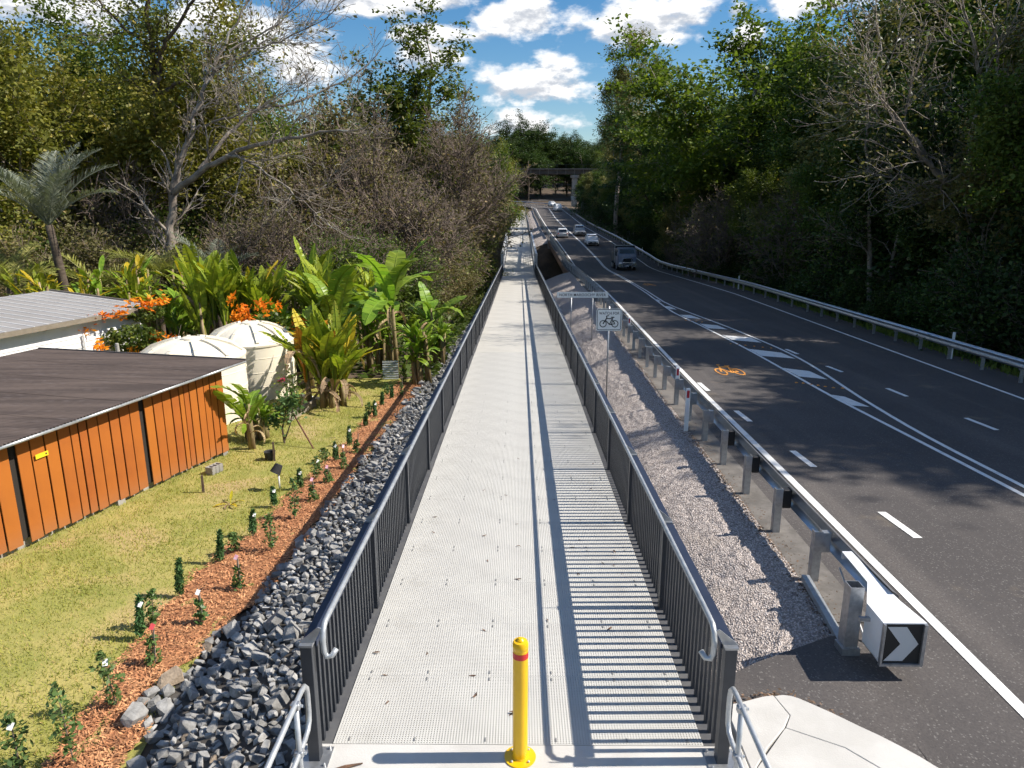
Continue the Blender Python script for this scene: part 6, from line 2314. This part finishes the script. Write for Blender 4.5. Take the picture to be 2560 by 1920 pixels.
# ---- grass and weeds on the right verge and by the far bend
N = 26000
yy = 14 + 215 * tr_.random(N) ** 1.6
wv = tr_.random(N)
xx = xr(yy) + 1.5 + wv * (2.6 + 5 * sst(yy, 100, 200))
pn = np.sin(yy * .9) * np.sin(yy * .37 + xx)
ok = tr_.random(N) < .45 + .5 * pn
xx, yy = xx[ok], yy[ok]
N = len(xx)
zz = T(xx, yy) - .03
th = tr_.random(N) * 2 * pi
hg = .12 + .28 * tr_.random(N)
base = np.stack([xx, yy, zz], 1)
wd = .02 + .02 * tr_.random(N)
sdv = np.stack([np.cos(th) * wd, np.sin(th) * wd, 0 * wd], 1)
tip = base + np.stack([(tr_.random(N) - .5) * .3, (tr_.random(N) - .5) * .3, hg], 1)
V = np.stack([base - sdv, base + sdv, tip], 1).reshape(-1, 3)
L_verge = leaf_mat('verge_grass', (0.075, 0.12, 0.02), (0.22, 0.26, 0.05), trans=.3, rough=.6, vs=0, clump=.6)
tag(link('verge_grass', np_mesh('verge_grass', V, np.arange(N * 3, dtype=np.int32).reshape(N, 3), L_verge)), 'rough green grass on the verge behind the right guardrail', 'grass', kind='stuff')
# leaf litter and low growth under the left forest
N = 24000
yy = 27 + 60 * tr_.random(N)
xx = -3.2 - 34 * tr_.random(N) ** 1.3
C = np.stack([xx, yy, T(xx, yy) + .05 + .35 * tr_.random(N) ** 2], 1)
V, F = leaf_quads(C, .24, 1.8, .5, tr_)
tag(link('ground_cover', np_mesh('ground_cover', V, F, LM['md'])), 'low leafy ground cover under the left forest and garden', 'ground cover', kind='stuff')
N = 16000
yy = 14 + 120 * tr_.random(N) ** 1.3
xx = xr(yy) + 4.2 + 14 * tr_.random(N)
C = np.stack([xx, yy, T(xx, yy) + .05 + .6 * tr_.random(N) ** 2], 1)
V, F = leaf_quads(C, .26, 1.8, .5, tr_)
tag(link('ground_cover', np_mesh('ground_cover', V, F, LM['dk'])), 'low leafy ground cover in the shade right of the guardrail', 'ground cover', kind='stuff')

# ================================================================ vehicles
def loft(sections, closed=True):
    """sections: list of (y, [(x,z)...]) same count -> MB"""
    m = MB()
    n = len(sections[0][1])
    for y, ring in sections:
        m.v += [(x, y, z) for x, z in ring]
    for i in range(len(sections) - 1):
        for k in range(n):
            k2 = (k + 1) % n
            m.f.append((i * n + k, i * n + k2, (i + 1) * n + k2, (i + 1) * n + k))
    m.f.append(tuple(range(n))[::-1])
    m.f.append(tuple((len(sections) - 1) * n + k for k in range(n)))
    return m


def ring(w, z0, z1, r=.12, tw=1.0):
    a, b = w / 2, w / 2 * tw
    return [(-a + r * .6, z0), (a - r * .6, z0), (a, z0 + r), (a, z0 + (z1 - z0) * .55), (b, z1 - r), (b - r, z1), (-b + r, z1), (-b, z1 - r), (-a, z0 + (z1 - z0) * .55), (-a, z0 + r)]


wheel_me = {}


def wheel(root, x, y, r=.34, w=.22):
    t = MB()
    t.tube([(-w / 2, 0, 0), (-w / 2 + .03, 0, 0), (w / 2 - .03, 0, 0), (w / 2, 0, 0)], [r * .93, r, r, r * .93], 16)
    o = t.build('wheel', M_rubber, root, loc=(x, y, r))
    MB().tube([(-w / 2 - .012, 0, 0), (w / 2 + .012, 0, 0)], r * .62, 12).build('rim', M_galv_b, o)


def car(x, y, rz, L, Wd, H, paint, label, name='parked_car', cat='car', style='suv', front_lights=True):
    z = float(roadz(y)) + .004
    root = empty(name, (x, y, z), rz)
    root.rotation_euler = (math.atan2(float(roadz(y + 2) - roadz(y - 2)), 4) * cos(rz), 0, rz)
    tag(root, label, cat)
    pm = mat('paint_' + name + str(len(MATS)), paint, tuple(c * .93 for c in paint), rough=.22, spec=.6, scale=1.0)
    hb = H * .56            # belt height
    f, bk = -L / 2, L / 2   # front faces -y
    # lower body
    loft([(f, ring(Wd * .86, .30, hb * .78)), (f + .12, ring(Wd * .95, .24, hb * .88)), (f + .9, ring(Wd, .22, hb * .98)), (f + 1.3, ring(Wd, .22, hb)), (bk - .5, ring(Wd, .22, hb * 1.02)), (bk - .08, ring(Wd * .96, .26, hb * 1.0)), (bk, ring(Wd * .9, .36, hb * .9))]).build('body', pm, root, bevel=.02)
    if style == 'van':
        cab = [(f + .55, f + 1.25, bk - .05, bk - .02)]
        ys_ = [(f + .45, hb * .9, hb * 1.0), (f + 1.15, hb * .9, H * .97), (f + 1.6, hb * .9, H), (bk - .2, hb * .9, H), (bk - .02, hb * .9, H * .95)]
    elif style == 'hatch':
        ys_ = [(f + 1.15, hb * .9, hb * 1.02), (f + 1.9, hb * .9, H * .95), (f + 2.5, hb * .9, H), (bk - .75, hb * .9, H * .96), (bk - .12, hb * .9, hb * 1.15)]
    else:
        ys_ = [(f + 1.2, hb * .9, hb * 1.02), (f + 1.85, hb * .9, H * .95), (f + 2.4, hb * .9, H), (bk - .5, hb * .9, H * .98), (bk - .08, hb * .9, hb * 1.2)]
    loft([(yy_, ring(Wd * .95, a, b_, .06, .84)) for yy_, a, b_ in ys_]).build('cabin', pm, root, bevel=.015)
    # glass
    wz0, wz1 = hb * 1.03, H * .93
    y0g, y1g = ys_[0][0], ys_[1][0]
    wsw = Wd * .40
    MB().add([(-wsw, y0g - .015 + (y1g - y0g) * .06, wz0), (wsw, y0g - .015 + (y1g - y0g) * .06, wz0), (wsw * .88, y1g - .045, wz1), (-wsw * .88, y1g - .045, wz1)], [(0, 1, 2, 3)]).build('windscreen', M_glass, root)
    yb0, yb1 = ys_[-1][0], ys_[-2][0]
    MB().add([(wsw * .95, yb0 + .02, hb * 1.2), (-wsw * .95, yb0 + .02, hb * 1.2), (-wsw * .85, (yb1 + yb0) / 2 + .10, wz1), (wsw * .85, (yb1 + yb0) / 2 + .10, wz1)], [(0, 1, 2, 3)]).build('rear_window', M_glass, root)
    for s in (-1, 1):
        MB().add([(s * (Wd * .478), y1g - .25, wz0), (s * (Wd * .478), bk - .6, wz0), (s * (Wd * .427), bk - .8, wz1 - .02), (s * (Wd * .427), y1g + .1, wz1 - .02)], [(0, 1, 2, 3)]).build('side_window', M_glass, root)
        MB().box((s * (Wd / 2 + .09), y0g + .35, hb * 1.1), (.16, .1, .13)).build('mirror', pm, root, bevel=.02)
        MB().box((s * Wd * .36, f + .03, hb * .76), (.34, .12, .13)).build('headlight', mat('lamp_lens', (.75, .77, .8), rough=.1), root, bevel=.02)
        MB().box((s * Wd * .40, bk - .03, hb * .86), (.2, .1, .2)).build('tail_light', M_red, root, bevel=.02)
        for yy_ in (f + .82, bk - .8):
            wheel(root, s * (Wd / 2 - .10), yy_)
    MB().box((0, f + .01, hb * .66), (Wd * .46, .06, .16)).build('grille', M_black, root)
    MB().box((0, f + .02, .40), (Wd * .8, .08, .14)).build('bumper_intake', M_rubber, root)
    MB().box((0, f - .03, .52), (.37, .01, .11)).build('number_plate', M_white, root)
    MB().box((0, bk + .005, .62), (.37, .02, .11)).build('number_plate', M_white, root)
    return root


car(10.75, 109.9, 0, 4.5, 1.80, 1.55, (.74, .75, .77), 'white car with dark grille driving towards the camera behind the truck', 'white_car', style='hatch')
car(10.4, 128.5, 0, 4.7, 1.85, 1.72, (.42, .43, .44), 'silver four wheel drive car coming round towards the camera', 'silver_car')
car(7.15, 123.9, pi, 4.3, 1.80, 1.50, (.62, .63, .64), 'white hatchback driving away in the left lane', 'hatchback_car', style='hatch')
car(11.4, 222.5, R(6), 5.2, 1.95, 2.15, (.78, .79, .80), 'white van coming out of the far bend', 'white_van', 'van', style='van')
car(11.2, 253.5, R(18), 4.4, 1.80, 1.6, (.74, .75, .76), 'small white car in the far bend behind the van', 'far_car')

# ---- tipper truck
z = float(roadz(78.4)) + .004
tk = empty('tipper_truck', (11.5, 78.4, z), R(1))
tk.rotation_euler = (math.atan2(float(roadz(80) - roadz(76)), 4), 0, R(1))
tk.scale = (.86, .86, .86)
tag(tk, 'dark blue and grey tipper truck with bull bar driving towards the camera', 'truck')
M_cabp = mat('truck_blue', (.16, .20, .30), (.26, .28, .33), rough=.3, scale=1.2, spec=.6)
M_chr = mat('chrome', (.62, .63, .65), rough=.15, metal=1.0)
loft([(-.0, ring(2.1, .75, 1.75, .1)), (.12, ring(2.3, .60, 1.95, .1)), (.30, ring(2.35, .55, 2.75, .12, .93)), (1.9, ring(2.35, .55, 2.80, .12, .93))]).build('cab', M_cabp, tk, bevel=.02)
MB().add([(-.98, .10, 1.80), (.98, .10, 1.80), (.92, .245, 2.62), (-.92, .245, 2.62)], [(0, 1, 2, 3)]).build('windscreen', M_glass, tk)
for s in (-1, 1):
    MB().add([(s * 1.182, .45, 1.75), (s * 1.182, 1.5, 1.75), (s * 1.125, 1.5, 2.55), (s * 1.125, .55, 2.55)], [(0, 1, 2, 3)]).build('side_window', M_glass, tk)
    MB().box((s * 1.38, .25, 2.1), (.10, .12, .5)).build('mirror', M_rubber, tk)
    MB().tube([(s * 1.12, .35, 2.35), (s * 1.38, .25, 2.35)], .02, 6).build('mirror_arm', M_rubber, tk)
    MB().box((s * .82, -.02, .95), (.36, .1, .24)).build('headlight', mat('lamp_lens', (.75, .77, .8), rough=.1), tk, bevel=.02)
    for yy_, rr_ in ((.95, .48), (4.0, .48), (5.1, .48)):
        wheel(tk, s * 1.02, yy_, rr_, .30)
    MB().box((s * .82, -.12, .62), (.70, .22, .3)).build('bumper', M_chr, tk, bevel=.03)
bbm = MB()
for (xa, za, xb, zb2) in ((-.62, .55, -.62, 1.35), (.62, .55, .62, 1.35), (-.62, 1.35, -.45, 1.55), (.62, 1.35, .45, 1.55), (-.45, 1.55, .45, 1.55), (-.62, 1.0, .62, 1.0), (-1.1, .9, -.62, .9), (.62, .9, 1.1, .9)):
    bbm.tube([(xa, -.3, za), (xb, -.3, zb2)], .045, 6)
bbm.build('bull_bar', M_chr, tk)
MB().box((0, -.03, 1.2), (.95, .08, .55)).build('grille', M_black, tk)
MB().box((0, -.34, .62), (.40, .01, .12)).build('number_plate', M_white, tk)
MB().box((0, .12, 1.66), (1.7, .06, .05)).build('wiper_panel', mat('pale_stripe', (.45, .48, .55), rough=.4), tk)
MB().box((0, 3.7, .75), (1.0, 4.2, .3)).build('chassis', M_rubber, tk)
bd = MB()
bd.box((0, 3.9, 1.15), (2.3, 3.6, .12))
for s in (-1, 1):
    bd.box((s * 1.12, 3.9, 1.65), (.08, 3.6, 1.0))
bd.box((0, 2.1, 1.85), (2.3, .08, 1.4))
bd.box((0, 5.7, 1.65), (2.3, .08, 1.0))
bd.build('tipper_body', mat('tipper_grey', (.13, .13, .13), (.09, .09, .09), rough=.6, scale=1), tk)
hbm = MB()
for s in (-1, 1):
    hbm.beam((s * 1.28, 2.0, .9), (s * 1.28, 2.0, 3.0), .07, .07, (0, 1, 0))
hbm.beam((-1.31, 2.0, 3.02), (1.31, 2.0, 3.02), .08, .08)
hbm.build('headboard_frame', M_galv, tk)
MB().box((0, 2.0, 2.85), (2.45, .05, .35)).build('tarp_roll', M_rubber, tk)

# ================================================================ railway overpass and far signs
ov = empty('overpass_bridge', (8, 262, 8))
tag(ov, 'weathered concrete bridge crossing high over the far bend', 'bridge')
MB().box((0, 0, 6.2), (90, 2.6, 1.5)).build('girder', mat('overpass_girder', (.10, .078, .06), (.06, .05, .042), rough=.9, scale=.6), ov)
MB().box((0, -.2, 7.15), (90, 3.2, .4)).build('deck_edge', mat('overpass_deck', (.15, .13, .11), rough=.9), ov)
for i in range(30):
    MB().box((-43 + i * 3, -1.36, 6.2), (.25, .12, 1.8)).build('stiffener', mat('overpass_deck', (.15, .13, .11), rough=.9), ov)
for i in range(24):
    MB().box((-34 + i * 3, -1.6, 8.1), (.09, .09, 1.0)).build('rail_post', M_dark, ov)
MB().beam((-40, -1.6, 8.6), (40, -1.6, 8.6), .06, .06).build('parapet_rail', M_dark, ov)
for xx_ in (11.2, -26, 40):
    MB().lathe([(1.0, -9), (1.0, 4.2), (1.6, 4.25), (1.6, 5.2)], 18).build('pier', mat('pier_concrete', (.30, .285, .26), (.20, .19, .175), rough=.9, scale=.4), ov, loc=(xx_, 0, 0))


def far_sign(x, y, w, h, zc, label, back=True, col=None):
    zz_ = float(T(x, y))
    r = empty('road_sign', (x, y, zz_))
    tag(r, label, 'road sign', 'signs beside the far road')
    for dx in (-w * .3, w * .3):
        MB().tube([(dx, .04, -.1), (dx, .04, zc + h / 2)], .035, 6).build('post', M_galv, r)
    MB().box((0, 0, zc), (w, .02, h)).build('panel', col or mat('sign_back', (.22, .22, .22), rough=.6), r)


far_sign(18.6, 205, 3.4, 2.6, 3.2, 'large grey sign back beside the pier right of the far road')
far_sign(19.4, 130, 1.2, .9, 2.6, 'small grey sign back on the grass before the bend')
far_sign(17.6, 246, 1.4, 1.2, 3.4, 'pale square sign beyond the guardrail at the far bend', col=mat('pale_sign', (.5, .5, .48), rough=.6))
far_sign(-1.2, 232.5, 1.2, .9, 2.2, 'green sign at the far end of the boardwalk', col=mat('green_sign', (.03, .25, .16), rough=.5))
# side road climbing beyond the bend
b = MB()
pts = [(-2, 296), (8, 300), (18, 305), (26, 316)]
for (xa, ya), (xb, yb_) in zip(pts[:-1], pts[1:]):
    b.add([(xa, ya - 4, float(T(xa, ya - 4)) + .15), (xb, yb_ - 4, float(T(xb, yb_ - 4)) + .15), (xb, yb_ + 5, float(T(xb, yb_ + 5)) + .15), (xa, ya + 5, float(T(xa, ya + 5)) + .15)], [(0, 1, 2, 3)])
tag(b.build('side_road', M_asph), kind='structure')
# timber gate panels where the boardwalk ends
for s, nm in ((-1, 'left'), (1, 'right')):
    r = empty('end_barrier', (s * 2.6, 230.5, float(prof(230.5))))
    tag(r, 'dark railing panel closing the far end of the boardwalk on its %s' % nm, 'barrier')
    for zz_ in (.35, .7, 1.1):
        MB().box((0, 0, zz_), (1.8, .06, .12)).build('rail', M_dark, r)
    for dx in (-.85, .85):
        MB().box((dx, 0, .58), (.1, .1, 1.2)).build('post', M_dark, r)
